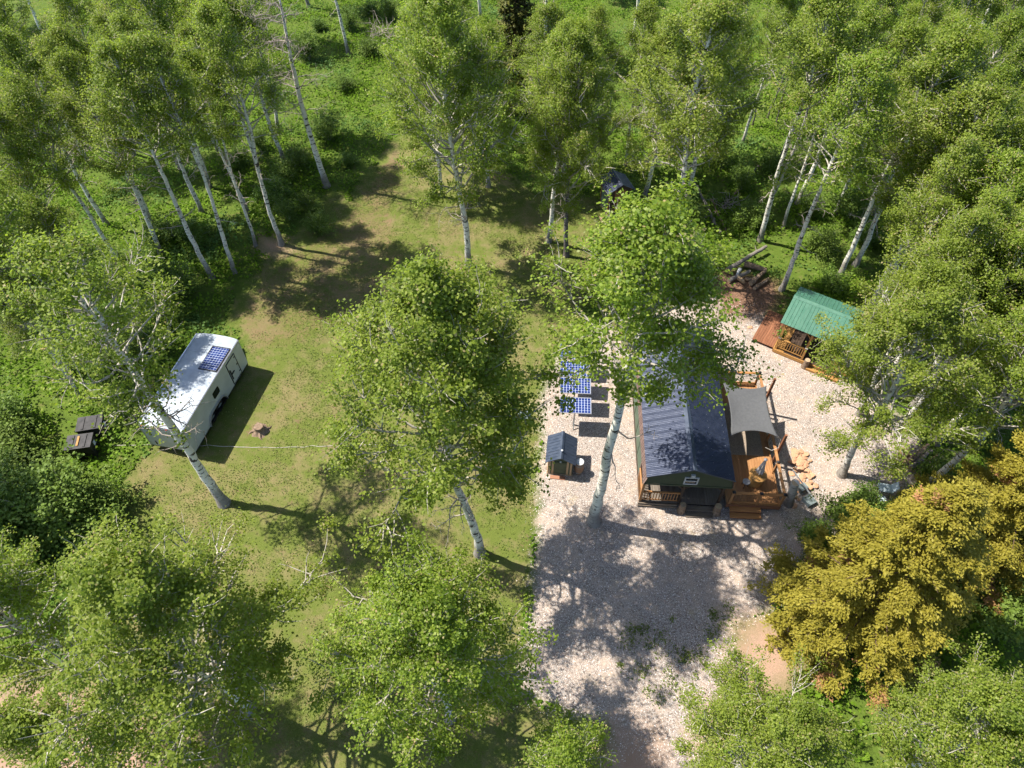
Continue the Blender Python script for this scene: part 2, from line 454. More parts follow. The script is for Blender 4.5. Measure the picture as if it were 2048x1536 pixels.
def aspen(seed, H=15.0, cb=.45, rad=3.0, n_leaf=30000, r0=.2, sig=.20, nb=52, low_dead=8, bare=False, lsize=.100, bend=.45):
    r = np.random.default_rng(seed)
    k = 30; z = np.linspace(0, H * .985, k)
    off = np.cumsum(r.normal(0, 1, (k, 2)), 0); off = np.cumsum(off, 0); off -= np.outer(np.linspace(0, 1, k), off[-1]); off *= bend / (np.abs(off).max() + 1e-6)
    off += r.normal(0, .018, (k, 2))
    T = np.column_stack([off, z])
    R0 = r0 * (1 - z / (H * 1.02)) ** .75 + .012
    R0 *= 1 + .55 * np.exp(-z / .3) + r.normal(0, .035, k)
    tr = Tubes(); tr.add(T, R0, 10)
    at = lambda zz: np.array([np.interp(zz, z, T[:, 0]), np.interp(zz, z, T[:, 1]), zz])
    rt = lambda zz: np.interp(zz, z, R0)
    lb = Tubes(); anchors = []; wts = []
    zb = cb * H
    ga = r.uniform(0, 6.28)
    def grow(p, d, L, n, wob, lift):
        pts = [p]; d = d / np.linalg.norm(d)
        for i in range(n):
            d = d + r.normal(0, wob, 3) + np.array([0, 0, lift]); d /= np.linalg.norm(d)
            pts.append(pts[-1] + d * L / n)
        return np.array(pts)
    for i in range(nb):
        u = (i + r.uniform(0, 1)) / nb; u = u ** .9
        zz = zb + (H * .95 - zb) * u
        ga += 2.4 + r.normal(0, .35)
        env = min(1, .62 + 1.6 * u) * (1 - u) ** .62 * 1.25 + .10
        L = rad * env * r.uniform(.62, 1.12)
        el = R(r.uniform(8, 30) + 38 * u)
        d = np.array([math.cos(ga) * math.cos(el), math.sin(ga) * math.cos(el), math.sin(el)])
        P = grow(at(zz), d, L, 6, .16, .05)
        rb = min(rt(zz) * .55, .012 + .016 * L)
        lb.add(P, np.linspace(rb, .008, 7), 5)
        for j in range(int(4 + L * 1.8)):
            q = r.uniform(.40, 1.0) ** .75; idx = q * 6; a = int(min(idx, 5)); p = P[a] + (P[a + 1] - P[a]) * (idx - a)
            dd = (P[a + 1] - P[a]); dd = dd / np.linalg.norm(dd) + r.normal(0, .75, 3) * np.array([1, 1, .6])
            l2 = L * r.uniform(.16, .38) + .18
            Q = grow(p, dd, l2, 3, .25, .05)
            lb.add(Q, np.linspace(rb * .45, .005, 4), 3)
            anchors += [Q[1], Q[2], Q[3]]; wts += [.6, 1.0, 1.2]
        anchors.append(P[-1]); wts.append(1.2)
    anchors = np.array(anchors); wts = np.array(wts) * r.gamma(.8, 1.0, len(wts))
    # dead limbs below the crown
    dl = Tubes(); nd = 0
    for i in range(low_dead):
        zz = r.uniform(.22 * H, max(zb, .3 * H)) if not bare else r.uniform(.35 * H, .98 * H)
        a = r.uniform(0, 6.28); L = r.uniform(.7, 2.0) * (1.15 if bare else 1) * rad / 3
        P = grow(at(zz), np.array([math.cos(a), math.sin(a), r.uniform(-.1, .5)]), L, 6, .3, .03)
        dl.add(P, np.linspace(min(rt(zz) * .4, .035), .007, 7), 5); nd += 1
        for j in range(r.integers(3, 8)):
            e = r.integers(2, 7); Q = grow(P[e], P[min(e, 6)] - P[e - 1] + r.normal(0, .35, 3) * .5, L * r.uniform(.2, .5), 4, .4, 0)
            dl.add(Q, np.linspace(.012, .004, 5), 4)
            if bare:
                for jj in range(3):
                    Q2 = grow(Q[r.integers(1, 5)], r.normal(0, 1, 3), L * .2, 3, .4, 0); dl.add(Q2, np.linspace(.008, .003, 4), 3)
    out = {'trunk': tr.mesh('aspen_trunk'), 'limbs': lb.mesh('aspen_limbs') if not bare else None, 'dead': dl.mesh('dead_limbs') if nd else None}
    if not bare:
        pick = r.choice(len(anchors), n_leaf, p=wts / wts.sum())
        C = anchors[pick] + np.clip(r.normal(0, 1, (n_leaf, 3)), -1.7, 1.7) * sig * np.array([1, 1, .8])
        axis = np.column_stack([np.interp(C[:, 2], z, T[:, 0]), np.interp(C[:, 2], z, T[:, 1])])
        outw = np.column_stack([C[:, :2] - axis, np.zeros(n_leaf)]); outw /= np.linalg.norm(outw, axis=1, keepdims=True) + 1e-6
        N = 1.0 * np.array([0, 0, 1]) + .45 * outw + r.normal(0, .55, (n_leaf, 3))
        V, F = leaves(C, N, lsize * r.uniform(.72, 1.25, n_leaf), r)
        tint = np.clip(r.beta(1.7, 1.9, n_leaf) + .12 * r.normal(size=len(anchors))[pick], 0, 1)
        out['crown'] = fast_mesh('aspen_crown', V, F, {'tint': ('FACE', tint)})
    return out

def conifer(seed, H=11.0, rad=3.4, n_spray=26000, dead=.10, droop=-.10, size=.22, cb=.05):
    r = np.random.default_rng(seed)
    tr = Tubes(); z = np.linspace(0, H, 16)
    tr.add(np.column_stack([np.cumsum(r.normal(0, .012, 16)), np.cumsum(r.normal(0, .012, 16)), z]), .24 * (1 - z / H) + .015, 9)
    lb = Tubes(); An = []; Dn = []; Dd = []
    nb = 190; ga = 0.0
    for i in range(nb):
        u = ((i + r.uniform()) / nb) ** 1.0; zz = H * (cb + (.99 - cb) * u)
        ga += 2.399 + r.normal(0, .25)
        L = rad * (1 - u) ** .8 * r.uniform(.74, 1.1) + .12
        d = np.array([math.cos(ga), math.sin(ga), droop + .35 * u + r.normal(0, .06)])
        pts = [np.array([0, 0, zz])]
        for s in range(6):
            d = d + np.array([0, 0, -.05 if s < 3 else .07]) + r.normal(0, .05, 3); d /= np.linalg.norm(d); pts.append(pts[-1] + d * L / 6)
        P = np.array(pts); lb.add(P, np.linspace(.018 + .012 * L, .006, 7), 4)
        isdead = r.uniform() < dead * (1.9 if u < .45 else .6)
        ns = int(4 + L * 5.5)
        for j in range(ns):
            q = r.uniform(.18, 1) * 6; a = int(min(q, 5.99)); p = P[a] + (P[a+1] - P[a]) * (q - a)
            sd = np.cross(P[a+1] - P[a], [0, 0, 1]); sd /= np.linalg.norm(sd) + 1e-6
            dirn = (P[a+1] - P[a]) / (L / 6) * r.uniform(.5, 1.0) + sd * r.choice([-1, 1]) * r.uniform(.3, .9) + np.array([0, 0, r.uniform(-.15, .12)])
            dirn /= np.linalg.norm(dirn)
            l2 = (.22 + .20 * L * (1 - q / 8)) * r.uniform(.7, 1.2)
            for s in range(4):
                An.append(p + dirn * l2 * (s + .6) / 4); Dn.append(dirn); Dd.append(1.0 if isdead and r.uniform() < .85 else 0.0)
    An = np.array(An); Dn = np.array(Dn); Dd = np.array(Dd)
    pick = r.integers(0, len(An), n_spray)
    D = Dn[pick] + r.normal(0, .38, (n_spray, 3)); D /= np.linalg.norm(D, axis=1, keepdims=True)
    C = An[pick] + r.normal(0, .085, (n_spray, 3))
    N = np.array([0, 0, 1.0]) + .45 * D * np.array([1, 1, 0]) + r.normal(0, .35, (n_spray, 3))
    S = np.cross(D, N); S /= np.linalg.norm(S, axis=1, keepdims=True) + 1e-9
    U = np.cross(S, D)
    L = size * r.uniform(.6, 1.2, n_spray)[:, None]; w = .26 * L
    # a spray is a slim three-pointed blade, bent down at the tip
    V = np.stack([C - D*L*.5, C + S*w - U*L*.02, C + D*L*.5 - U*L*.10, C - S*w - U*L*.02], 1).reshape(-1, 3)
    tint = np.clip(r.beta(2.4, 2.4, n_spray), 0, 1) * .76
    tint = np.where(Dd[pick] > 0, r.uniform(.82, 1, n_spray), tint)
    return {'trunk': tr.mesh('conifer_trunk'), 'limbs': lb.mesh('conifer_limbs'), 'dead': None,
            'crown': fast_mesh('conifer_crown', V, np.arange(4 * n_spray).reshape(-1, 4), {'tint': ('FACE', tint)})}

def shrub(seed, h=1.3, rad=.9, n_leaf=3500, lsize=.085):
    r = np.random.default_rng(seed); lb = Tubes(); An = []
    for i in range(14):
        a = r.uniform(0, 6.28); L = h * r.uniform(.7, 1.15)
        d = np.array([math.cos(a) * rad / h, math.sin(a) * rad / h, 1.0]) * np.array([r.uniform(.2, 1)] * 2 + [1]); d /= np.linalg.norm(d)
        pts = [np.array([math.cos(a) * .06, math.sin(a) * .06, 0])]
        for s in range(5):
            d = d + r.normal(0, .16, 3); d /= np.linalg.norm(d); pts.append(pts[-1] + d * L / 5)
        P = np.array(pts); lb.add(P, np.linspace(.018, .005, 6), 4)
        for p in P[2:]:
            for j in range(4):
                q = p + r.normal(0, .22 * rad, 3); An.append(q)
    An = np.array(An); An[:, 2] = np.abs(An[:, 2])
    pick = r.integers(0, len(An), n_leaf)
    C = An[pick] + r.normal(0, .11, (n_leaf, 3)); C[:, 2] = np.abs(C[:, 2]) + .02
    N = np.array([0, 0, .9]) + r.normal(0, .55, (n_leaf, 3))
    V, F = leaves(C, N, lsize * r.uniform(.6, 1.25, n_leaf), r)
    return {'stems': lb.mesh('shrub_stems'), 'foliage': fast_mesh('shrub_foliage', V, F, {'tint': ('FACE', np.clip(r.beta(2, 2.6, n_leaf), 0, 1))})}

PROTO = {
    'wide':  [aspen(11, cb=.27, rad=4.4, n_leaf=56000, r0=.21, sig=.20, nb=74, low_dead=7), aspen(12, cb=.30, rad=4.1, n_leaf=52000, r0=.20, sig=.20, nb=70, low_dead=9)],
    'full':  [aspen(21, cb=.38, rad=3.1, n_leaf=24000, nb=60, r0=.17), aspen(22, cb=.42, rad=2.8, n_leaf=21000, nb=56, r0=.165), aspen(23, cb=.36, rad=3.3, n_leaf=26000, nb=62, r0=.18)],
    'tall':  [aspen(31, cb=.52, rad=2.6, n_leaf=18000, nb=48, low_dead=10, r0=.145), aspen(32, cb=.57, rad=2.3, n_leaf=15000, nb=44, low_dead=10, r0=.14), aspen(33, cb=.50, rad=2.9, n_leaf=19500, nb=50, low_dead=6, r0=.15)],
    'spire': [aspen(35, cb=.50, rad=3.1, n_leaf=34000, nb=58, low_dead=3, r0=.20, sig=.20)],
    'round': [aspen(15, cb=.36, rad=3.8, n_leaf=54000, nb=76, low_dead=9, r0=.19)],
    'thin':  [aspen(41, cb=.60, rad=1.8, n_leaf=10500, r0=.10, nb=36, low_dead=12)],
    'sparse': [aspen(51, cb=.50, rad=3.0, n_leaf=13500, nb=46, low_dead=16, bend=.5, r0=.19)],
    'bare':  [aspen(61, H=14, rad=3.2, low_dead=46, bare=True, r0=.2)],
    'yellow': [conifer(71, 11, 3.7, 150000, .09, size=.12), conifer(72, 11, 3.4, 125000, .03, size=.12)],
    'spruce': [conifer(73, 11, 2.2, 15000, .03, size=.26)],
}
SHRUB = [shrub(81), shrub(82, 1.0, 1.1, 3500), shrub(83, 1.7, 1.0, 5000)]

def tree(kind, xy, H, label, var=0, rz=0.0, lean=(0, 0), wide=1.0, group=None, cat='tree', bark='aspen_bark', name=None):
    p = PROTO[kind][var % len(PROTO[kind])]
    con = kind in ('yellow', 'spruce')
    e = thing(name or ('conifer_tree' if con else 'dead_aspen_tree' if kind == 'bare' else 'aspen_tree'), label, cat, (xy[0], xy[1], -.03), 0, group)
    H0 = 11.0 if con else 14.0 if kind == 'bare' else 15.0
    s = H / H0
    e.scale = (s * wide, s * wide, s)
    # lean is the sideways travel of the top, in metres
    q = Matrix.Rotation(math.atan2(lean[0], H), 4, 'Y') @ Matrix.Rotation(-math.atan2(lean[1], H), 4, 'X') @ Matrix.Rotation(rz, 4, 'Z')
    e.rotation_euler = q.to_euler()
    t = obj('trunk', p['trunk'], M['conifer_bark'] if con else M['aspen_bark'], e)
    if bark != 'aspen_bark':
        t.material_slots[0].link = 'OBJECT'; t.material_slots[0].material = M[bark]
    if p['limbs']: obj('limbs', p['limbs'], M['conifer_bark'] if con else M['limb'], e)['kind'] = 'stuff'
    if p.get('crown'): obj('crown', p['crown'], M['needle'] if kind == 'yellow' else M['spruce_needle'] if con else M['aspen_leaf'], e)
    if p['dead']: obj('dead_limbs', p['dead'], M['dead_limb'], e)['kind'] = 'stuff'
    return e

# ================================================================== building materials
def metal_roof(name, c, rough=.3, metal=.0, spec=.6, grime=.3):
    t = NT(name); f = t.noise(t.coord(), 3.0, 5, .6); oi = t.new('ShaderNodeObjectInfo').outputs['Random']
    k = t.mix(t.ramp(f, [(.4, 0.0), (.8, grime)]), c, tuple(min(1, x * 1.9 + .03) for x in c))
    k = t.mix(t.math('MULTIPLY', oi, .25), k, tuple(x * .7 for x in c))
    t.set(rough, spec, metal, k)
    t.link(t.ramp(f, [(.3, rough * .8), (.8, rough * 1.6)]), t.b.inputs['Roughness'])
    return t.m
M['navy_roof'] = metal_roof('navy corrugated metal', (.022, .030, .055), .42, .4, .55)
M['slate_roof'] = metal_roof('dark blue ribbed metal', (.030, .042, .065), .38, .2, .5)
M['green_roof'] = metal_roof('green standing seam metal', (.045, .130, .083), .42, .0, .45, .2)
M['brown_metal'] = metal_roof('brown ribbed siding', (.16, .105, .085), .5, .1, .4)
M['green_wall'] = plain('sage green siding', (.115, .15, .10), .75, .2, var=.18, scale=3)
M['olive_wall'] = plain('dark olive siding', (.085, .10, .055), .75, .2, var=.18, scale=3)
M['cedar'] = wood('orange cedar', (.34, .155, .055), (.52, .27, .11), 'y')
M['cedar_x'] = wood('orange cedar rail', (.38, .165, .05), (.56, .27, .095), 'x')
M['redwood'] = wood('red-brown stained deck', (.22, .085, .04), (.36, .16, .08), 'y')
M['honey'] = wood('honey stained timber', (.42, .21, .06), (.58, .32, .10), 'z')
M['honey_x'] = wood('honey stained rail', (.42, .21, .06), (.58, .32, .10), 'x')
M['grey_wood'] = wood('weathered grey wood', (.13, .105, .08), (.25, .21, .165), 'y')
M['grey_wood_x'] = wood('weathered grey plank', (.15, .115, .08), (.28, .22, .16), 'x')
M['dark_wood'] = wood('dark brown timber', (.055, .034, .022), (.11, .07, .045), 'z')
M['tan_wood'] = wood('tan raw timber', (.36, .235, .12), (.52, .37, .21), 'z')
M['red_plank'] = wood('reddish plank', (.36, .16, .09), (.48, .25, .15), 'x')
M['log'] = plain('weathered log', (.24, .17, .115), .9, .1, var=.45, scale=7, bump=.4)
M['log_end'] = plain('sawn log end', (.45, .33, .20), .9, .1, var=.25, scale=12)
M['white'] = plain('white painted metal', (.60, .61, .59), .35, .4, var=.06, scale=1.5)
M['trailer_side'] = plain('off white trailer skin', (.50, .53, .48), .38, .4, var=.11, scale=1.6)
M['trailer_roof'] = plain('silver trailer roof sheet', (.40, .45, .49), .45, .5, .2, var=.16, scale=2.2)
M['alu'] = plain('bare aluminium trim', (.62, .62, .62), .35, .5, .8, var=.1)
M['black'] = plain('black plastic', (.012, .012, .013), .5, .35, var=.3)
M['dusty_black'] = plain('dusty black plastic', (.028, .025, .024), .6, .3, var=.8, scale=4)
M['rubber'] = plain('tyre rubber', (.02, .02, .02), .85, .15)
M['dark_glass'] = plain('dark window glass', (.015, .018, .016), .08, .6, var=.1)
M['sail'] = plain('grey shade cloth', (.105, .107, .108), .85, .15, var=.12, scale=9)
M['rope'] = plain('pale rope', (.60, .54, .46), .9, .1, var=.2)
M['rug'] = plain('taupe woven rug', (.30, .24, .18), .95, .05, var=.35, scale=22)
M['umbrella'] = plain('pale grey umbrella cloth', (.62, .57, .53), .85, .15, var=.2, scale=5)
M['grey_box'] = plain('grey green steel box', (.20, .24, .23), .5, .4, var=.15)
M['pale_blue'] = plain('pale blue enamel', (.58, .68, .70), .35, .45, var=.12)
M['sandstone'] = plain('orange sandstone', (.55, .31, .18), .9, .1, var=.35, scale=5, bump=.3)
M['grey_rock'] = plain('pale boulder', (.42, .38, .32), .9, .1, var=.3, scale=4, bump=.4)
M['red_lamp'] = plain('red marker lens', (.45, .03, .02), .3, .5)
M['copper'] = plain('brown barrel', (.26, .15, .085), .55, .3, var=.25)
M['sticker'] = plain('white blue sticker', (.62, .66, .74), .5, .3)
M['terracotta'] = plain('terracotta', (.52, .24, .12), .8, .2)
M['concrete'] = plain('grey concrete', (.40, .38, .35), .9, .1)

def panel_mat():
    t = NT('solar cells'); co = t.coord('UV')
    br = t.new('ShaderNodeTexBrick'); br.offset = 0.0; br.squash = 1.0
    t.link(co, br.inputs['Vector'])
    for k, v in (('Scale', 1.0), ('Mortar Size', .0045), ('Mortar Smooth', .1), ('Brick Width', .1), ('Row Height', 1/6.0)): br.inputs[k].default_value = v
    br.inputs['Color1'].default_value = (.012, .022, .10, 1); br.inputs['Color2'].default_value = (.016, .035, .14, 1); br.inputs['Mortar'].default_value = (.55, .60, .68, 1)
    t.set(.14, .5, 0, br.outputs['Color']); return t.m
M['cells'] = panel_mat()

def cell_sheet(name, w, d, parent, loc, rot):
    me = fast_mesh(name, [(-w/2,-d/2,0),(w/2,-d/2,0),(w/2,d/2,0),(-w/2,d/2,0),(-w/2,-d/2,-.004),(w/2,-d/2,-.004),(w/2,d/2,-.004),(-w/2,d/2,-.004)],
                   [(0,1,2,3),(7,6,5,4),(0,4,5,1),(1,5,6,2),(2,6,7,3),(3,7,4,0)])
    uv = me.uv_layers.new(name='UVMap')
    for l in me.loops:
        v = me.vertices[l.vertex_index].co; uv.data[l.index].uv = (v.x / w + .5, v.y / d + .5)
    return obj(name, me, M['cells'], parent, loc, rot)

def ribbed(name, L, D, pitch, amp, m, parent, loc, rot, kind='corrugated', t=.004):
    """one roofing sheet: ribs run along y (down the slope); L across, D down"""
    xs = []; zs = []
    if kind == 'corrugated':
        n = max(4, int(round(L / pitch)) * 6)
        for i in range(n + 1):
            x = L * i / n; xs.append(x); zs.append(amp * math.sin(2 * math.pi * x / pitch))
    else:
        x = 0.0; xs, zs = [0.0], [0.0]
        while x + pitch <= L + 1e-6:
            for dx, dz in ((pitch - .045, 0), (pitch - .032, amp), (pitch - .013, amp), (pitch, 0)):
                xs.append(x + dx); zs.append(dz)
            x += pitch
        if xs[-1] < L - .01: xs.append(L); zs.append(0.0)
    n = len(xs)
    V = [(x, 0, z) for x, z in zip(xs, zs)] + [(x, D, z) for x, z in zip(xs, zs)] + [(x, 0, z - t) for x, z in zip(xs, zs)] + [(x, D, z - t) for x, z in zip(xs, zs)]
    F = []
    for i in range(n - 1):
        F += [(i, i+1, n+i+1, n+i), (2*n+i, 3*n+i, 3*n+i+1, 2*n+i+1), (i, 2*n+i, 2*n+i+1, i+1), (n+i, n+i+1, 3*n+i+1, 3*n+i)]
    F += [(0, n, 3*n, 2*n), (n-1, 3*n-1, 4*n-1, 2*n-1)]
    return obj(name, fast_mesh(name, V, F), m, parent, loc, rot)

_shared = {}
def piece(name, key, make, m, parent, loc, rot=(0, 0, 0)):
    """alike pieces share one mesh"""
    key = (key, m.name)
    if key not in _shared: _shared[key] = make().mesh(name)
    return obj(name, _shared[key], m, parent, loc, rot)

# ================================================================== the cabin
CR = R(-3.4)
CORIGIN = (6.18, 17.45)
cabin = thing('cabin', 'dark green barn-shaped cabin with navy corrugated gambrel roof and front porch', 'cabin', CORIGIN, CR)
W, LEN, PD = 4.2, 9.3, 1.5           # width, length, porch depth
ZE, ZB, ZR = 2.08, 2.74, 3.50        # eave, brow, ridge
MB().box(.08, W-.08, .12, LEN-.1, .02, .28).build('foundation', M['dark_wood'], cabin)
for i in range(29):
    piece('floor_board', 'porch_board', lambda: MB().box(0, .136, 0, PD+.02, 0, .03), M['grey_wood'], cabin, (.05 + i*.1415, .0, .30))
# front sill of stacked timbers
for j in range(2):
    piece('sill_timber', 'sillt', lambda: MB().box(0, 1.9, -.06, .0, 0, .11), M['grey_wood_x'], cabin, (.0, -.02 - .05*j, .17 - .13*j))
# west wall panels with battens, east wall likewise
pw = (LEN - PD - .1) / 6
for i in range(6):
    y = PD + i * pw
    a = piece('wall_panel', 'west_panel', lambda: MB().box(0, .05, .004, pw-.004, .28, ZE), M['green_wall'], cabin, (.10, y, 0))
    piece('batten', 'batten', lambda: MB().box(-.022, 0, -.04, .04, .28, ZE), M['green_wall'], a, (0, 0, 0))
    a = piece('wall_panel', 'east_panel', lambda: MB().box(0, .05, .004, pw-.004, .28, ZE), M['olive_wall'], cabin, (W-.15, y, 0))
    piece('batten', 'battene', lambda: MB().box(.05, .072, -.04, .04, .28, ZE), M['olive_wall'], a, (0, 0, 0))
MB().box(.07, .14, PD-.10, PD-.01, .28, ZE).build('corner_trim', M['brown_metal'], cabin)
for x0, x1 in ((.15, 1.5), (2.5, W-.15)): MB().box(x0, x1, PD, PD+.06, .3, ZE).build('front_wall', M['olive_wall'], cabin)
d = MB().box(1.52, 2.48, PD, PD+.05, .33, ZE-.02).build('door', M['dark_wood'], cabin)
MB().lathe([(.03,0),(.035,.03),(.02,.06)], 10, (0,0,0)).build('handle', M['alu'], d, loc=(2.38, PD-.02, 1.25), rot=(R(90),0,0))
MB().prism([(.15,ZE),(W-.15,ZE),(W-.25,ZB-.05),(W/2,ZR-.06),(.25,ZB-.05)], 'y', LEN-.16, LEN-.1).build('rear_gable', M['olive_wall'], cabin)
rw = MB().box(.15, W-.15, LEN-.16, LEN-.1, .28, ZE).build('rear_wall', M['olive_wall'], cabin)
# front gable over the porch
gb = MB().prism([(.02,ZE-.03),(W-.02,ZE-.03),(W-.16,ZB-.05),(W/2+.25,ZR-.10),(W/2,ZR-.06),(W/2-.25,ZR-.10),(.16,ZB-.05)], 'y', .0, .06).build('front_gable', M['olive_wall'], cabin)
MB().box(.02, W-.02, -.03, 0, ZE-.13, ZE-.035).build('gable_beam', M['olive_wall'], cabin)
wx = 2.17
win = MB(); win.box(wx-.33, wx+.33, -.05, 0, 2.17, 2.23); win.box(wx-.33, wx+.33, -.05, 0, 2.70, 2.76); win.box(wx-.33, wx-.27, -.05, 0, 2.23, 2.70); win.box(wx+.27, wx+.33, -.05, 0, 2.23, 2.70); win.box(wx-.27, wx+.27, -.05, 0, 2.44, 2.49)
wo = win.build('gable_window', M['white'], cabin)
MB().box(wx-.27, wx+.27, -.02, -.004, 2.23, 2.44).build('pane', M['dark_glass'], wo); MB().box(wx-.27, wx+.27, -.02, -.004, 2.49, 2.70).build('pane', M['dark_glass'], wo)
MB().box(wx-.10, wx+.10, -.10, 0, 2.86, 3.02).build('porch_light', M['white'], cabin)
# roof: steep brown lower slopes, corrugated upper slopes
def slope_sheet(name, side, x_lo, z_lo, x_hi, z_hi, y0, L, pitch, amp, m, kind):
    """side -1 west, +1 east: sheet from its low edge to its high edge"""
    D = math.hypot(x_hi - x_lo, z_hi - z_lo); ang = math.atan2(z_hi - z_lo, abs(x_hi - x_lo))
    o = ribbed(name, L, D, pitch, amp, m, cabin, None, None, kind)
    X = Vector((0, -1, 0)) if side < 0 else Vector((0, 1, 0))
    Y = Vector(((x_hi - x_lo) / D, 0, (z_hi - z_lo) / D)); Z = X.cross(Y)
    Mx = Matrix((X, Y, Z)).transposed().to_4x4()
    Mx.translation = Vector((x_lo, y0 + (L if side < 0 else 0), z_lo))
    o.matrix_local = Mx
    return o
ns = 12; sl = (LEN + .16) / ns
for i in range(ns):
    y0 = -.10 + i * sl; L_ = sl - .006
    slope_sheet('lower_roof_sheet', -1, .0, ZE - .03, .13, ZB - .02, y0, L_, .16, .02, M['brown_metal'], 'rib')
    slope_sheet('lower_roof_sheet', 1, W, ZE - .03, W - .13, ZB - .02, y0, L_, .16, .02, M['brown_metal'], 'rib')
    slope_sheet('roof_sheet', -1, .06, ZB - .01, W/2, ZR, y0, L_, .0757, .0095, M['navy_roof'], 'corrugated')
    slope_sheet('roof_sheet', 1, W - .06, ZB - .01, W/2, ZR, y0, L_, .0757, .0095, M['navy_roof'], 'corrugated')
rc = MB()
rc.add([(W/2-.17,-.12,ZR-.035),(W/2,-.12,ZR+.045),(W/2+.17,-.12,ZR-.035),(W/2-.17,LEN+.08,ZR-.035),(W/2,LEN+.08,ZR+.045),(W/2+.17,LEN+.08,ZR-.035)], [(0,1,4,3),(1,2,5,4),(0,2,1),(3,4,5)])
rc.build('ridge_cap', M['slate_roof'], cabin)
for s_, m_ in ((-1, 'w'), (1, 'e')):       # gable edge flashing
    xa = .05 if s_ < 0 else W - .05
    MB().beam((xa, -.115, ZB + .0), (W/2, -.115, ZR + .01), .02, .07).build('verge_trim', M['slate_roof'], cabin)
scr = MB()
for yy in np.arange(.2, LEN, .40):
    for u in (.12, .5, .9):
        x = W - .06 + (W/2 - W + .06) * u; z = ZB - .01 + (ZR - ZB + .01) * u
        scr.cbox((x, yy, z + .02), (.018, .018, .014))
scr.build('roof_screws', M['alu'], cabin)['kind'] = 'stuff'
# porch posts, braces and railing
for px_ in (.09, 1.98, 3.86):
    piece('porch_post', 'ppost', lambda: MB().box(-.06, .06, .0, .12, .32, ZE-.13), M['dark_wood'] if px_ > 1 else M['cedar'], cabin, (px_, .02, 0))  # middle and right posts: porch shade put into the wood colour
for px_, s_ in ((1.98, -1), (1.98, 1), (3.86, -1)):
    MB().beam((px_ + s_*.02, .08, ZE-.5), (px_ + s_*.35, .08, ZE-.16), .07, .07).build('brace', M['dark_wood'], cabin)
rl = MB().box(.15, 1.92, .03, .11, 1.12, 1.19).build('handrail', M['cedar_x'], cabin)
MB().box(.15, 1.92, .05, .09, .42, .47).build('bottom_rail', M['cedar_x'], cabin)
for i in range(12):
    piece('baluster', 'pbal', lambda: MB().box(-.02, .02, .045, .085, .47, 1.12), M['cedar'], cabin, (.26 + i*.142, 0, 0))
MB().box(.03, .10, .15, PD-.12, 1.12, 1.19).build('handrail', M['cedar'], cabin)
for i in range(8):
    piece('baluster', 'pbal2', lambda: MB().box(.045, .085, -.02, .02, .32, 1.12), M['cedar'], cabin, (0, .26 + i*.142, 0))
for i, (yy, zz) in enumerate(((-.30, .20), (-.58, .06))):
    piece('step_tread', 'ptread', lambda: MB().box(2.32, 3.62, -.27, .0, -.03, .02), M['grey_wood_x'], cabin, (0, yy + .27, zz))
    MB().box(2.36, 3.58, yy + .10, yy + .13, .01, zz - .035).build('step_riser', M['dark_wood'], cabin)

def lw(x, y, z=0.0):
    """a point given in the cabin's own axes"""
    c, s = math.cos(CR), math.sin(CR)
    return (CORIGIN[0] + c*x - s*y, CORIGIN[1] + s*x + c*y, z)

# stumps beside the porch steps
def log_post(name, label, cat, xyz, r, h, lean=(0, 0), bark='log', group=None, seed=1, n=14):
    q = np.random.default_rng(seed)
    e = thing(name, label, cat, xyz, 0, group)
    zz = np.linspace(0, h, 7); pts = np.column_stack([lean[0]*zz/h, lean[1]*zz/h, zz])
    b = MB(); b.tube(pts, r * (1 + .35*np.exp(-zz/.12) + q.normal(0, .03, 7)), n, caps=True); o = b.build('trunk', M[bark], e, smooth=False)
    MB().lathe([(r*.93, 0), (r*.90, .012)], n, (lean[0], lean[1], h - .004)).build('cut_face', M['log_end'], e)
    return e
log_post('log_bollard', 'thick log bollard at the foot of the porch steps, nearer the solar panels', 'bollard', lw(2.13, -.24), .17, .62, seed=3)
log_post('log_bollard', 'thick log bollard between the porch steps and the orange deck steps', 'bollard', lw(3.82, -.24), .18, .66, seed=4)

# ================================================================== side deck
deck = thing('wooden_deck', 'orange cedar deck with railings along the side of the dark cabin', 'deck', CORIGIN, CR)
DX0, DX1, DY0, DY1, DZ = 4.28, 6.88, .06, 7.75, .42
nbd = 18; bw = (DX1 - DX0) / nbd
for i in range(nbd):
    piece('deck_board', 'deckb', lambda: MB().box(.004, bw-.004, 0, DY1-DY0, -.035, 0), M['cedar'], deck, (DX0 + i*bw, DY0, DZ))
fr = MB()
fr.box(DX0, DX1, DY0-.045, DY0-.004, DZ-.25, DZ-.03); fr.box(DX1+.004, DX1+.045, DY0, DY1, DZ-.25, DZ-.03); fr.box(DX0, DX1, DY1+.004, DY1+.045, DZ-.25, DZ-.03)
fr.build('rim_joist', M['redwood'], deck)
for xx in (4.5, 5.6, 6.7):
    for yy in (.3, 2.7, 5.1, 7.5):
        MB().box(xx-.07, xx+.07, yy-.07, yy+.07, 0, DZ-.25).build('footing_post', M['dark_wood'], deck)
def dpost(x, y, top=1.42):
    o = piece('railing_post', 'dpost%.2f' % top, lambda: MB().box(-.05, .05, -.05, .05, DZ, top), M['cedar'], deck, (x, y, 0))
    piece('post_cap', 'dcap%.2f' % top, lambda: MB().prism([(-.075,-.075),(.075,-.075),(.075,.075),(-.075,.075)], 'z', top, top+.05).add([(-.075,-.075,top+.05),(.075,-.075,top+.05),(.075,.075,top+.05),(-.075,.075,top+.05),(0,0,top+.10)], [(0,1,4),(1,2,4),(2,3,4),(3,0,4)]), M['black'], o, (0, 0, 0))
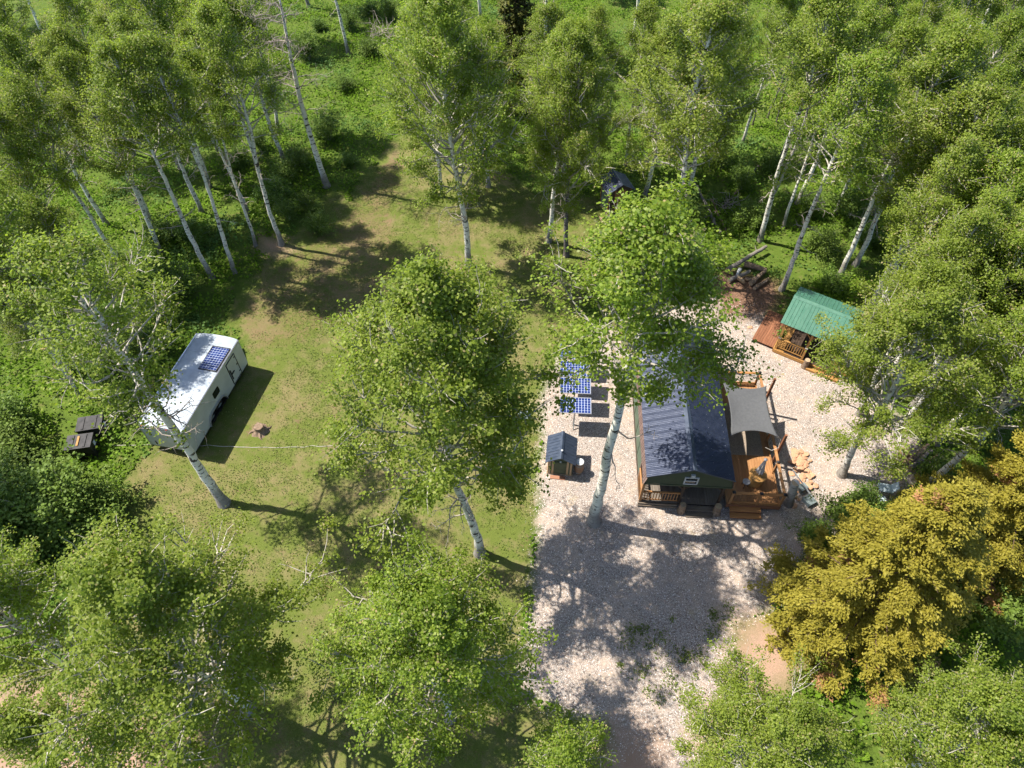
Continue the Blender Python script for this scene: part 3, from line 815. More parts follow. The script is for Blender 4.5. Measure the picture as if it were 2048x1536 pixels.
def drail(a, b, zt=1.38):
    A = Vector((a[0], a[1], zt)); B = Vector((b[0], b[1], zt))
    MB().beam(A, B, .14, .04).build('top_rail', M['cedar_x'] if abs(b[0]-a[0]) > abs(b[1]-a[1]) else M['cedar'], deck)
    A.z = B.z = DZ + .12
    MB().beam(A, B, .05, .09).build('lower_rail', M['cedar_x'] if abs(b[0]-a[0]) > abs(b[1]-a[1]) else M['cedar'], deck)
    w_ = MB(); n = max(2, int((B - A).length / .2))
    for i in range(1, n):
        p = A.lerp(B, i / n); w_.beam((p.x, p.y, DZ+.17), (p.x, p.y, zt-.02), .006, .006)
    for k in range(1, 5):
        z = DZ + .17 + (zt - .02 - DZ - .17) * k / 5; w_.beam((A.x, A.y, z), (B.x, B.y, z), .006, .006)
    w_.build('wire_mesh', M['black'], deck)['kind'] = 'stuff'
for p in ((DX1-.05, DY0+.05), (5.72, DY0+.05), (DX1-.05, 1.95), (DX1-.05, 3.9), (DX1-.05, 5.85), (DX1-.05, DY1-.05), (5.33, DY1-.05), (4.42, DY0+.05)):
    dpost(*p)
drail((4.47, DY0+.05), (5.67, DY0+.05)); drail((5.77, DY0+.05), (DX1-.10, DY0+.05))
for y0, y1 in ((.11, 1.90), (2.0, 3.85), (3.95, 5.80), (5.90, 7.65)): drail((DX1-.05, y0), (DX1-.05, y1))
drail((5.38, DY1-.05), (DX1-.10, DY1-.05)); drail((4.34, DY1-.05), (5.28, DY1-.05))
for i, (yy, zz) in enumerate(((-.24, .28), (-.52, .14))):
    for k in range(2):
        piece('step_tread', 'dtread', lambda: MB().box(4.45, 5.95, 0, .135, -.04, 0), M['cedar_x'], deck, (0, yy + k*.142, zz))
    MB().box(4.49, 5.91, yy + .02, yy + .05, .0, zz - .042).build('step_riser', M['redwood'], deck)

# things on the deck
rug = MB().box(-.02, 2.0, 0, 3.3, 0, .012).build('outdoor_rug', M['rug'], None, loc=lw(4.55, 2.95, DZ+.002), rot=(0,0,CR))
tag(rug, 'taupe woven outdoor rug lying on the deck under the shade sail', 'rug')
tb = thing('patio_table', 'round brown wooden table on the deck with a folded umbrella through it', 'table', lw(5.82, 1.35, DZ))
MB().lathe([(.40,.69),(.43,.70),(.43,.74),(.41,.755)], 28).build('table_top', M['honey'], tb)
MB().lathe([(.30,.0),(.34,.02),(.36,.30),(.36,.60),(.30,.69)], 20).build('pedestal', M['honey'], tb)
st = thing('patio_stool', 'small round stool with pale grey top beside the patio table', 'stool', lw(5.28, 1.08, DZ))
MB().lathe([(.16,.44),(.185,.45),(.185,.49),(.17,.50)], 20).build('seat', M['concrete'], st)
for a in range(3):
    MB().tube([(.12*math.cos(a*2.09), .12*math.sin(a*2.09), .45), (.17*math.cos(a*2.09), .17*math.sin(a*2.09), 0)], .018, 6).build('leg', M['dark_wood'], st)
um = thing('patio_umbrella', 'folded pale grey patio umbrella standing up through the round deck table', 'umbrella', lw(5.82, 1.35, DZ))
MB().tube([(0,0,.0),(0,0,2.05)], .02, 8).build('pole', M['tan_wood'], um)
n_ = 16; V = []; F = []
for j, (z, r_) in enumerate(((2.05, .02), (1.95, .05), (1.7, .08), (1.4, .115), (1.15, .15), (.98, .17))):
    for i in range(n_):
        rr = r_ * (1.25 if i % 2 else .6); V.append((rr*math.cos(2*math.pi*i/n_), rr*math.sin(2*math.pi*i/n_), z))
for j in range(5):
    for i in range(n_): F.append((j*n_+i, (j+1)*n_+i, (j+1)*n_+(i+1)%n_, j*n_+(i+1)%n_))
obj('folded_canopy', fast_mesh('folded_canopy', V, F), M['umbrella'], um)
MB().lathe([(.05,.0),(.09,.03),(.09,.06),(.02,.10)], 10, (0,0,2.03)).build('finial', M['umbrella'], um)

# shade sail on its posts
sail = thing('shade_sail', 'grey rectangular shade sail stretched over the deck beside the cabin', 'shade sail', lw(0,0), CR)
CA, CB_, CC, CD = Vector((4.42, 6.35, 2.28)), Vector((6.62, 5.95, 2.45)), Vector((6.72, 2.85, 2.30)), Vector((4.42, 2.85, 2.20))
n_ = 20; V = []
for j in range(n_ + 1):
    for i in range(n_ + 1):
        u, v = i / n_, j / n_
        p = CD.lerp(CC, u).lerp(CA.lerp(CB_, u), v)
        bu, bv = 4*u*(1-u), 4*v*(1-v)
        # the edges pull inwards between the corners and the middle sags
        p = p + Vector((.20*(1-2*u)*bv*abs(1-2*u), .36*(1-2*v)*bu*abs(1-2*v), -.14*bu*bv))
        V.append(tuple(p))
F = [(j*(n_+1)+i, j*(n_+1)+i+1, (j+1)*(n_+1)+i+1, (j+1)*(n_+1)+i) for j in range(n_) for i in range(n_)]
so = obj('cloth', fast_mesh('cloth', V, F, smooth=True), M['sail'], sail)
md = so.modifiers.new('thickness', 'SOLIDIFY'); md.thickness = .006
MB().tube([tuple(CC), (6.95, 2.95, 2.0), (6.9, 2.7, 1.6), (6.6, 2.62, 1.45), (6.3, 2.75, 1.5)], .012, 5).build('rope', M['rope'], sail)
MB().tube([tuple(CC), (6.6, 3.1, 2.1), (6.72, 3.3, 1.8), (6.95, 3.25, 1.75)], .012, 5).build('rope', M['rope'], sail)
MB().tube([tuple(CB_), (6.95, 6.1, 2.6)], .01, 5).build('rope', M['rope'], sail)
for (x, y, h, lab) in ((6.98, 6.12, 2.85, 'red-brown timber post holding the far outer corner of the shade sail'), (6.98, 2.7, 2.7, 'timber post at the near outer corner of the shade sail')):
    e = thing('sail_post', lab, 'post', lw(x, y), CR)
    MB().box(-.055, .055, -.055, .055, 0, h).build('shaft', M['redwood'], e)
    MB().box(-.07, .07, -.07, .07, .30, .36).build('bracket', M['black'], e)

# ================================================================== yard things beside the deck
log_post('cut_trunk', 'tall bare cut aspen trunk standing upright beside the deck corner', 'tree trunk', (*(13.66, 17.47), 0), .19, 2.6, lean=(-.55, -.35), bark='grey_bark', seed=9)
e = thing('white_pipe', 'long white pipe leaning from the cut trunk down to the gravel', 'pipe', (*(15.06, 17.53), 0))
a0 = Vector((0, 0, .02)); p_ = (13.75, 18.59); g_ = (15.06, 17.53); a1 = Vector((p_[0]-g_[0], p_[1]-g_[1], 1.35))
MB().tube([tuple(a0), tuple(a1)], .035, 8).build('tube', M['white'], e)
MB().tube([tuple(a0 - (a1-a0).normalized()*.05), tuple(a0 + (a1-a0).normalized()*.06)], .05, 8).build('end_cap', M['grey_box'], e)
for (p, s, lab) in (((14.49, 18.27), (.42,.32,.30), 'grey green lidded box among the orange stones beside the cut trunk'), ((14.66, 17.58), (.45,.5,.22), 'low grey lidded box under the white pipe on the gravel')):
    e = thing('lidded_box', lab, 'box', p, .5)  # plain grey-green box with an overhanging lid
    MB().box(-s[0]/2, s[0]/2, -s[1]/2, s[1]/2, 0, s[2]).build('case', M['grey_box'], e)
    MB().box(-s[0]/2-.015, s[0]/2+.015, -s[1]/2-.015, s[1]/2+.015, s[2]+.002, s[2]+.03).build('lid', M['grey_box'], e)

def rock_mesh(seed, sx_, sy_, sz_, flat=False):
    q = np.random.default_rng(seed); n = 9; V = []; F = []
    for j, (z, k) in enumerate(((0, .92), (.45, 1.0), (.85, .82 if flat else .7))):
        for i in range(n):
            a = 2*math.pi*i/n + q.uniform(-.2, .2); rr = k * q.uniform(.8, 1.1)
            V.append((rr*sx_*math.cos(a), rr*sy_*math.sin(a), z*sz_))
    for j in range(2):
        for i in range(n): F.append((j*n+i, j*n+(i+1)%n, (j+1)*n+(i+1)%n, (j+1)*n+i))
    V.append((0, 0, sz_)); F += [(2*n+i, 2*n+(i+1)%n, 3*n) for i in range(n)]
    return fast_mesh('rock', V, F)
ROCKS = [rock_mesh(200+i, 1, .8, .6, i % 2 == 0) for i in range(6)]
q = np.random.default_rng(5)
stp = thing('flagstone_heap', 'heap of broken orange sandstone flags beside the cut trunk and deck', 'stone heap', (14.86, 19.14))
g_ = (14.86, 19.14)
FLAG0, FLAG1, FLAG2 = (14.78, 20.42), (15.00, 19.29), (14.04, 17.70)
for i in range(80):
    t_ = q.uniform()
    a_, b_, c_ = (np.array(v) for v in (FLAG0, FLAG1, FLAG2))
    p = (1-t_)**2*a_ + 2*t_*(1-t_)*(b_*1.6 - .3*a_ - .3*c_) + t_*t_*c_ + q.normal(0, .22, 2)
    k = q.uniform(.10, .24)
    obj('flagstone', ROCKS[i % 6], M['sandstone'], stp, (p[0]-g_[0], p[1]-g_[1], q.uniform(0, .10)), (q.normal(0,.2), q.normal(0,.2), q.uniform(0,6)), (k, k, k*.45))
for (u, lab, s, m_) in (((5.24, 21.75), 'rounded orange rock on the gravel between the shed and the cabin wall', .22, 'terracotta'), ((5.44, 21.88), 'small orange rock touching the rounded one near the cabin wall', .15, 'terracotta'),
                     ((20.06, 19.99), 'pale boulder beside the split logs at the edge of the gravel', .42, 'grey_rock'), ((20.40, 20.42), 'grey boulder behind the pale boulder near the split logs', .38, 'grey_rock'),
                     ((13.91, 17.36), 'dark reddish rock at the foot of the deck corner', .2, 'sandstone'), ((16.31, 32.35), 'white stone at the foot of the dark aspen by the pavilion', .16, 'grey_rock'),
                     ((14.29, 29.47), 'pale stone on the chips beside the pavilion ramp', .17, 'grey_rock')):
    o = obj('rock', ROCKS[int(s*100) % 6].copy(), M[m_], None, (*u, -.03), (0, 0, s*20), (s, s, s)); tag(o, lab, 'rock')

# ================================================================== enclosed trailer
TA = math.atan2(6.23, 1.30)
tc = ((-14.97-16.27-18.70-17.43)/4, (26.43+20.20+20.63+27.07)/4)
TL, TW, TZ0, TZ1 = 6.35, 2.46, .42, 2.25
tr_ = thing('cargo_trailer', 'white enclosed cargo trailer with a solar panel on its roof', 'trailer', tc, TA - R(90))
# local: y along the trailer (front = +y), x to the right (the side seen)
hw, hl = TW/2, TL/2
wallb = MB()
for x0, x1, y0, y1 in ((-hw,-hw+.04,-hl,hl-.1),): wallb.box(x0,x1,y0,y1,TZ0,TZ1)
wallb.build('side_wall', M['trailer_side'], tr_)
# visible side with the wheel arch cut out
side = [(-hl,TZ0),(-1.50,TZ0),(-1.42,.70),(-1.2,.92),(-.95,1.0),(-.05,1.0),(.2,.92),(.42,.70),(.50,TZ0),(hl-.1,TZ0),(hl-.1,TZ1),(-hl,TZ1)]
MB().prism(side, 'x', hw-.04, hw).build('side_wall', M['trailer_side'], tr_)
MB().box(-hw+.04, hw-.04, -hl+.006, -hl+.045, TZ0+.02, TZ1-.02).build('ramp_door', M['trailer_side'], tr_)
nose = [(hw-.0, hl-.104)] + [(hw*math.cos(a), hl-.10+.16*math.sin(a)) for a in np.linspace(.1, math.pi-.1, 9)] + [(-hw, hl-.104)]
MB().prism(nose, 'z', TZ0, TZ1).build('nose', M['trailer_side'], tr_)
MB().box(-hw+.02, hw-.02, -hl+.05, hl-.12, TZ0-.12, TZ0-.01).build('chassis', M['black'], tr_)
# roof sheets with seams, gently crowned
ry = np.linspace(-hl-.0, hl-.10, 6)
for i in range(5):
    y0, y1 = ry[i]+.005, ry[i+1]-.005
    pr = [(-hw+.05, TZ1+.002)] + [(x, TZ1+.012+.045*(1-(x/hw)**2)) for x in np.linspace(-hw+.05, hw-.05, 9)] + [(hw-.05, TZ1+.002)]
    MB().prism(pr[::-1], 'y', y0, y1).build('roof_sheet', M['trailer_roof'], tr_)
nose2 = [(hw-.05, hl-.098)] + [((hw-.05)*math.cos(a), hl-.10+.15*math.sin(a)) for a in np.linspace(.1, math.pi-.1, 9)] + [(-hw+.05, hl-.098)]
MB().prism(nose2, 'z', TZ1+.002, TZ1+.03).build('nose_cap', M['trailer_roof'], tr_)
for s_ in (-1, 1):
    MB().tube([(s_*(hw-.02), -hl-.01, TZ1+.01), (s_*(hw-.02), hl-.10, TZ1+.01)], .055, 8).build('roof_rail', M['alu'], tr_)
tr2 = MB(); tr2.box(-hw, hw, -hl-.015, -hl+.004, TZ1-.09, TZ1+.02); tr2.build('rear_header', M['white'], tr_)
for x in (-1.0,-.35,0,.35,1.0):
    piece('marker_lamp', 'marker', lambda: MB().box(-.05,.05,-.03,0,-.02,.02), M['red_lamp'], tr_, (x, -hl-.016, TZ1-.05))
for s_ in (-1, 1):
    MB().box(s_*hw-.03 if s_ > 0 else -hw-.012, s_*hw+.012 if s_ > 0 else -hw+.03, -hl-.012, -hl+.003, TZ0, TZ1-.1).build('corner_post', M['alu'], tr_)
for x in (-.8,.8):
    for z in (.75, 1.55): piece('ramp_latch', 'latch', lambda: MB().box(-.02,.02,-.03,0,-.14,.14), M['black'], tr_, (x, -hl+.004, z))
# door in the side near the front
dr = MB().box(hw+.002, hw+.022, 1.42, 2.28, .52, 2.02).build('side_door', M['trailer_side'], tr_)
f_ = MB()
for y in (1.38, 2.28): f_.box(hw+.002, hw+.034, y, y+.04, .48, 2.06)
f_.box(hw+.002, hw+.034, 1.42, 2.28, 2.02, 2.06); f_.box(hw+.002, hw+.034, 1.42, 2.28, .48, .52); f_.build('door_frame', M['black'], tr_)
MB().box(hw+.024, hw+.06, 1.46, 1.52, .85, 1.55).build('lock_bar', M['black'], dr); MB().box(hw+.024, hw+.07, 1.52, 1.80, 1.18, 1.24).build('handle', M['black'], dr)
for z in (.75, 1.3, 1.85): MB().box(hw+.024, hw+.045, 2.16, 2.27, z-.03, z+.03).build('hinge', M['black'], dr)
pts_w = []
for cy_, cz_, a0_ in ((-.06+.22, 1.68, 0), (-.06-.22+.0, 1.68, 90), (-.06-.22, 1.40, 180), (-.06+.22, 1.40, 270)):
    for a in np.linspace(R(a0_), R(a0_+90), 4): pts_w.append((cy_ + .08*math.cos(a), cz_ + .08*math.sin(a)))
MB().prism(pts_w, 'x', hw+.002, hw+.02).build('window', M['dark_glass'], tr_)
# fender and tandem wheels
fe = [(-1.5,TZ0),(-1.42,.72),(-1.2,.95),(-.95,1.03),(-.05,1.03),(.2,.95),(.42,.72),(.50,TZ0),(.46,TZ0),(.38,.70),(.17,.91),(-.06,.985),(-.94,.985),(-1.17,.91),(-1.38,.70),(-1.46,TZ0)]
MB().prism(fe, 'x', hw+.002, hw+.10).build('fender', M['alu'], tr_)
for x in (hw-.36, -hw+.12):
    for y in (-.90, -.08):
        wk = MB().lathe([(.20,0),(.32,.02),(.345,.06),(.345,.16),(.32,.20),(.20,.22)], 24).build('wheel', M['rubber'], tr_, loc=(x, y, .345), rot=(0, R(90), 0))
        MB().lathe([(.19,.012),(.19,.226),(.10,.235),(.05,.25)], 16).build('rim', M['grey_box'], wk)
tg = MB(); tg.beam((-.8, hl-.1, .40), (0, hl+1.1, .42), .08, .10); tg.beam((.8, hl-.1, .40), (0, hl+1.1, .42), .08, .10); tg.build('tongue', M['black'], tr_)
MB().tube([(0, hl+.95, .0), (0, hl+.95, .85)], .035, 8).build('jack', M['black'], tr_)
# roof solar panel
SPX, SPY = .62, 1.55
fr_ = MB(); fr_.box(SPX-.52, SPX+.52, SPY-.84, SPY-.80, TZ1+.06, TZ1+.10); fr_.box(SPX-.52, SPX+.52, SPY+.80, SPY+.84, TZ1+.06, TZ1+.10); fr_.box(SPX-.52, SPX-.48, SPY-.80, SPY+.80, TZ1+.06, TZ1+.10); fr_.box(SPX+.48, SPX+.52, SPY-.80, SPY+.80, TZ1+.06, TZ1+.10)
sp_ = fr_.build('solar_panel', M['black'], tr_)
cell_sheet('cells', 1.6, .96, sp_, (SPX, SPY, TZ1+.095), (0, R(2), R(90)))

# ================================================================== solar panels on posts
for i, (pbl, lab) in enumerate((((2.49, 21.81), 'solar panel on a post, closest of the row of four to the small shed'), ((2.56, 23.12), 'solar panel on a post, second of the row of four from the small shed'),
                                ((2.60, 24.28), 'solar panel on a post, third of the row of four from the small shed'), ((2.65, 25.52), 'solar panel on a post, farthest of the row of four from the small shed'))):
    e = thing('solar_panel', lab, 'solar panel', (pbl[0] + .80, pbl[1] + .48), R(-3), 'row of solar panels on posts')
    zz, tl_ = 1.72, R(4 + 2*i)
    pf = MB(); pf.box(-.82,.82,-.50,-.46,-.02,.02); pf.box(-.82,.82,.46,.50,-.02,.02); pf.box(-.82,-.78,-.46,.46,-.02,.02); pf.box(.78,.82,-.46,.46,-.02,.02)
    fo = pf.build('frame', M['alu'], e, loc=(0,0,zz), rot=(tl_,0,0))
    cell_sheet('cells', 1.56, .92, fo, (0,0,.012), (0,0,0))
    MB().box(-.60,.60,-.03,.03,zz-.10,zz-.04).build('cross_bar', M['alu'], e)
    MB().tube([(0,0,0),(0,0,zz-.1)], .045, 8).build('post', M['alu'], e)
    MB().beam((0, -.35, .02), (0, 0, .7), .04, .04).build('strut', M['grey_box'], e)

# ================================================================== small shed beside the panels
sh = thing('pump_shed', 'small olive shed with tan trim and dark blue metal roof on the gravel', 'shed', (1.80, 19.25), R(-6.5))
SW, SD, SH, SR = 1.24, 1.30, 1.28, 1.72
MB().box(0, .04, .04, SD, .06, SH).build('side_wall', M['tan_wood'], sh); MB().box(SW-.04, SW, .04, SD, .06, SH).build('side_wall', M['olive_wall'], sh)
MB().box(.04, SW-.04, SD-.04, SD, .06, SH).build('rear_wall', M['olive_wall'], sh)
MB().prism([(0,.06),(SW,.06),(SW,SH),(SW/2,SR-.05),(0,SH)], 'y', 0, .036).build('front_wall', M['olive_wall'], sh)
for x in (.03, .20, SW-.30, SW-.13): 
    piece('trim_board', 'shtrim', lambda: MB().box(0, .10, -.03, 0, .06, SH-.03), M['tan_wood'], sh, (x, 0, 0))
do = MB().box(.32, SW-.32, -.035, -.004, .10, SH-.10).build('door', M['olive_wall'], sh)
dp = MB(); dp.box(.36,.41,-.05,-.037,.14,SH-.14); dp.box(SW-.41,SW-.36,-.05,-.037,.14,SH-.14); dp.box(.41,SW-.41,-.05,-.037,SH-.19,SH-.14); dp.box(.41,SW-.41,-.05,-.037,.14,.19); dp.build('door_moulding', M['olive_wall'], do)
MB().lathe([(.05,0),(.05,.05),(.02,.07)], 12, (0,0,0)).build('shed_lamp', M['white'], sh, loc=(SW/2, -.04, SH-.02), rot=(R(90),0,0))
MB().box(-.03, SW+.03, -.02, SD+.02, .0, .055).build('base', M['tan_wood'], sh)
for s_ in (-1, 1):
    xl = SW/2 + s_*(SW/2+.14); zl = SH-.06; D_ = math.hypot(xl-SW/2, SR-zl)
    for i in range(3):
        L_ = (SD+.34)/3
        o = ribbed('roof_sheet', L_-.004, D_, .18, .016, M['slate_roof'], sh, None, None, 'rib')
        X = Vector((0,-1,0)) if s_ < 0 else Vector((0,1,0)); Y = Vector(((SW/2-xl)/D_, 0, (SR-zl)/D_)); Z = X.cross(Y)
        Mx = Matrix((X,Y,Z)).transposed().to_4x4(); Mx.translation = Vector((xl, -.17 + i*L_ + (L_ if s_ < 0 else 0), zl)); o.matrix_local = Mx
MB().add([(SW/2-.10,-.18,SR-.03),(SW/2,-.18,SR+.03),(SW/2+.10,-.18,SR-.03),(SW/2-.10,SD+.18,SR-.03),(SW/2,SD+.18,SR+.03),(SW/2+.10,SD+.18,SR-.03)], [(0,1,4,3),(1,2,5,4),(0,2,1),(3,4,5)]).build('ridge_cap', M['slate_roof'], sh)
MB().lathe([(.03,0),(.05,.05),(.05,.10),(.02,.12)], 10, (SW/2+.02, .25, SR+.02)).build('vent_pipe', M['white'], sh)
br_ = thing('rain_barrel', 'brown barrel standing against the side of the small shed', 'barrel', (3.40, 19.35))
MB().lathe([(.20,0),(.23,.12),(.245,.45),(.23,.78),(.20,.88)], 20).build('body', M['copper'], br_)
MB().lathe([(.205,.885),(.21,.93),(.10,.95)], 20).build('lid', M['white'], br_)
for z in (.14, .74): MB().lathe([(.238,z),(.246,z+.02),(.238,z+.04)], 20).build('hoop', M['grey_box'], br_)
o = MB().box(-.38,.38,-.10,.10,0,.05).build('doorstep_plank', M['red_plank'], None, loc=(*(2.31, 18.97), .002), rot=(0,0,R(-8))); tag(o, 'reddish plank on the gravel in front of the shed door', 'plank')
pl = thing('storage_crate', 'grey crate half hidden under the aspen beside the gravel edge', 'crate', (0.57, 22.54), R(-4))
MB().box(-.26,.26,-.24,.24,.0,.5).build('body', M['grey_box'], pl); MB().box(-.28,.28,-.26,.26,.505,.56).build('lid', M['grey_box'], pl)

# ================================================================== outhouse
oh = thing('outhouse', 'small green outhouse with dark metal roof at the far edge of the lawn', 'outhouse', (6.62, 40.25), R(17))
OW, OD, OH, OR_ = 1.55, 1.35, 1.95, 2.45
MB().box(0, .04, 0, OD, .1, OH).build('side_wall', M['green_wall'], oh); MB().box(OW-.04, OW, 0, OD, .1, OH).build('side_wall', M['green_wall'], oh); MB().box(.04, OW-.04, OD-.04, OD, .1, OH).build('rear_wall', M['green_wall'], oh)
MB().prism([(.04,.1),(OW-.04,.1),(OW-.04,OH),(OW/2,OR_-.06),(.04,OH)], 'y', .0, .04).build('front_wall', M['dark_wood'], oh)
for x, y in ((-.03,-.03),(OW-.05,-.03),(-.03,OD-.05),(OW-.05,OD-.05)): piece('corner_trim', 'ohc', lambda: MB().box(0,.08,0,.08,0,OH-.02), M['redwood'], oh, (x, y, 0))
do = MB().box(.38, OW-.38, -.03, -.004, .12, 1.9).build('door', M['redwood'], oh); MB().lathe([(.10,0),(.10,.02)], 14).build('round_sign', M['honey'], do, loc=(OW/2, -.035, 1.45), rot=(R(90),0,0))
MB().box(-.06, OW+.06, -.3, OD+.05, 0, .08).build('base', M['grey_wood'], oh)
for s_ in (-1, 1):
    xl = OW/2 + s_*(OW/2+.22); zl = OH-.08; D_ = math.hypot(xl-OW/2, OR_-zl)
    for i in range(3):
        L_ = (OD+.5)/3
        o = ribbed('roof_sheet', L_-.004, D_, .15, .018, M['navy_roof'], oh, None, None, 'rib')
        X = Vector((0,-1,0)) if s_ < 0 else Vector((0,1,0)); Y = Vector(((OW/2-xl)/D_, 0, (OR_-zl)/D_)); Z = X.cross(Y)
        Mx = Matrix((X,Y,Z)).transposed().to_4x4(); Mx.translation = Vector((xl, -.25 + i*L_ + (L_ if s_ < 0 else 0), zl)); o.matrix_local = Mx
MB().add([(OW/2-.12,-.26,OR_-.04),(OW/2,-.26,OR_+.03),(OW/2+.12,-.26,OR_-.04),(OW/2-.12,OD+.26,OR_-.04),(OW/2,OD+.26,OR_+.03),(OW/2+.12,OD+.26,OR_-.04)], [(0,1,4,3),(1,2,5,4),(0,2,1),(3,4,5)]).build('ridge_cap', M['navy_roof'], oh)
o = MB().box(-.16,.16,-.35,.35,0,.06).build('loose_plank', M['tan_wood'], None, loc=(*(6.25, 39.69), .0), rot=(0,0,R(8))); tag(o, 'short pale board lying on the grass in front of the outhouse', 'plank')

# ================================================================== pavilion with green roof
PR_ = R(-32.5)
pv = thing('pavilion', 'open timber pavilion with green metal roof and honey coloured railings', 'pavilion', (15.20, 27.55), PR_)
PW, PDp, PH, PRg = 4.3, 3.0, 2.35, 3.05
for i in range(30):
    piece('floor_board', 'pvb', lambda: MB().box(.005, .138, .0, PDp, .24, .28), M['dark_wood'] if i > 3 else M['honey'], pv, (i*PW/30, 0, 0))
MB().box(0, PW, -.05, -.004, .04, .26).build('rim_joist', M['honey_x'], pv); MB().box(-.05, -.004, 0, PDp, .04, .26).build('rim_joist', M['honey'], pv); MB().box(.1, PW-.1, .1, PDp-.1, .0, .235).build('subframe', M['dark_wood'], pv)
for x, y in ((.08,.08),(1.62,.08),(3.15,.08),(PW-.08,.08),(.08,PDp-.08),(PW/2,PDp-.08),(PW-.08,PDp-.08)):
    po = piece('post', 'pvpost', lambda: MB().box(-.06,.06,-.06,.06,.28,PH), M['honey'], pv, (x, y, 0))
    piece('post_cap', 'pvcap', lambda: MB().box(-.075,.075,-.075,.075,1.16,1.22), M['white'], po, (0,0,0))
for y in (.08, PDp-.08): MB().box(0, PW, y-.05, y+.05, PH+.004, PH+.14).build('eave_beam', M['honey_x'], pv)
for x in (.08, PW-.08): MB().box(x-.05, x+.05, .14, PDp-.14, PH+.004, PH+.14).build('end_beam', M['honey'], pv)
for x, s_ in ((.08,1),(1.62,-1),(1.62,1),(3.15,-1),(3.15,1),(PW-.08,-1)): MB().beam((x+s_*.05,.08,PH-.38),(x+s_*.38,.08,PH-.02),.07,.07).build('brace', M['honey'], pv)
MB().box(.14,1.56,.04,.12,1.05,1.11).build('handrail', M['honey_x'], pv); MB().box(.14,1.56,.05,.11,.40,.46).build('bottom_rail', M['honey_x'], pv)
for i in range(10): piece('baluster', 'pvbal', lambda: MB().box(-.025,.025,.055,.105,.46,1.05), M['honey'], pv, (.24+i*.137,0,0))
MB().box(.04,.12,.14,1.2,1.05,1.11).build('handrail', M['honey'], pv)
for i in range(7): piece('baluster', 'pvbal3', lambda: MB().box(.055,.105,-.025,.025,.28,1.05), M['honey'], pv, (0,.24+i*.14,0))
MB().box(3.2,PW-.14,.05,.10,.28,1.05).build('side_panel', M['honey_x'], pv)
MB().box(1.9,PW-.15,PDp-.14,PDp-.10,.28,1.9).build('back_panel', M['dark_wood'], pv)
MB().box(.15,1.2,PDp-.14,PDp-.10,.28,1.5).build('back_panel', M['honey_x'], pv)
for s_ in (-1, 1):
    yl = PDp/2 + s_*(PDp/2+.22); zl = PH+.02; D_ = math.hypot(yl-PDp/2, PRg-zl)
    for i in range(5):
        L_ = (PW+.4)/5
        o = ribbed('roof_sheet', L_-.004, D_, .19, .022, M['green_roof'], pv, None, None, 'rib')
        X = Vector((1,0,0)) if s_ < 0 else Vector((-1,0,0)); Y = Vector((0,(PDp/2-yl)/D_,(PRg-zl)/D_)); Z = X.cross(Y)
        Mx = Matrix((X,Y,Z)).transposed().to_4x4(); Mx.translation = Vector((-.2+i*L_+(L_ if s_ > 0 else 0), yl, zl+.13)); o.matrix_local = Mx
zr = PRg + .13
MB().add([(-.21,PDp/2-.16,zr-.05),(-.21,PDp/2,zr+.04),(-.21,PDp/2+.16,zr-.05),(PW+.21,PDp/2-.16,zr-.05),(PW+.21,PDp/2,zr+.04),(PW+.21,PDp/2+.16,zr-.05)], [(0,3,4,1),(1,4,5,2),(0,1,2),(3,5,4)]).build('ridge_cap', M['green_roof'], pv)
for x in (-.15, PW+.15):
    MB().prism([(.0,PH+.15),(PDp,PH+.15),(PDp/2,zr-.12)], 'x', x-.02, x+.02).build('gable', M['honey'], pv)
rp = thing('pavilion_ramp', 'red-brown plank platform beside the pavilion', 'platform', (15.20, 27.55), PR_)
for i in range(9): piece('plank', 'rampb', lambda: MB().box(.004,.136,0,2.85,.16,.20), M['redwood'], rp, (-1.34+i*.142, .12, 0))
MB().box(-1.30,-.10,.2,2.9,0,.155).build('frame', M['dark_wood'], rp)
log_post('log_bollard', 'short log bollard at the entrance of the pavilion', 'bollard', (16.75, 26.35, 0), .16, .62, seed=8)
o = MB().box(-.9,.9,-.12,.12,0,.14).build('entry_step', M['honey_x'], None, loc=(17.55, 25.75, 0), rot=(0,0,PR_)); tag(o, 'honey coloured timber step in front of the pavilion opening', 'step')
fp = thing('potted_plant', 'leafy plant hanging at the corner post of the pavilion railing', 'plant', (15.40, 27.75, 1.12))
MB().lathe([(.07,0),(.11,.03),(.12,.16),(.10,.18)], 12).build('pot', M['terracotta'], fp)
r9 = np.random.default_rng(99)
C_ = r9.normal(0, .13, (260, 3)) + np.array([0, 0, .22]); V, F = leaves(C_, np.array([0, 0, .8]) + r9.normal(0, .6, (260, 3)), .09 * r9.uniform(.6, 1.2, 260), r9)
obj('foliage', fast_mesh('pot_foliage', V, F, {'tint': ('FACE', r9.uniform(0, .8, 260))}), M['shrub_leaf'], fp)

# ================================================================== black bins in the brush
for (p, a, lab) in (((-22.00, 21.68), 12, 'dusty black plastic bin in the brush behind the trailer, farther of the two'), ((-22.10, 20.51), 10, 'dusty black plastic bin with yellow strap, nearer of the two by the trailer')):
    e = thing('black_bin', lab, 'bin', p, R(a))
    MB().prism([(-.56,0),(.56,0),(.60,.95),(-.60,.95)], 'y', -.42, .42).build('body', M['dusty_black'], e)
    MB().box(-.63,.63,-.46,.46,.955,1.03).build('lid', M['dusty_black'], e)
    for x in (-.3, .3): MB().box(x-.05,x+.05,-.40,.40,1.032,1.06).build('lid_rib', M['dusty_black'], e)
    MB().box(.602,.612,-.05,.16,.55,.82).build('sticker', M['sticker'], e)
    if a == 10: MB().box(-.08,.02,-.30,.30,1.062,1.075).build('strap', M['honey'], e)

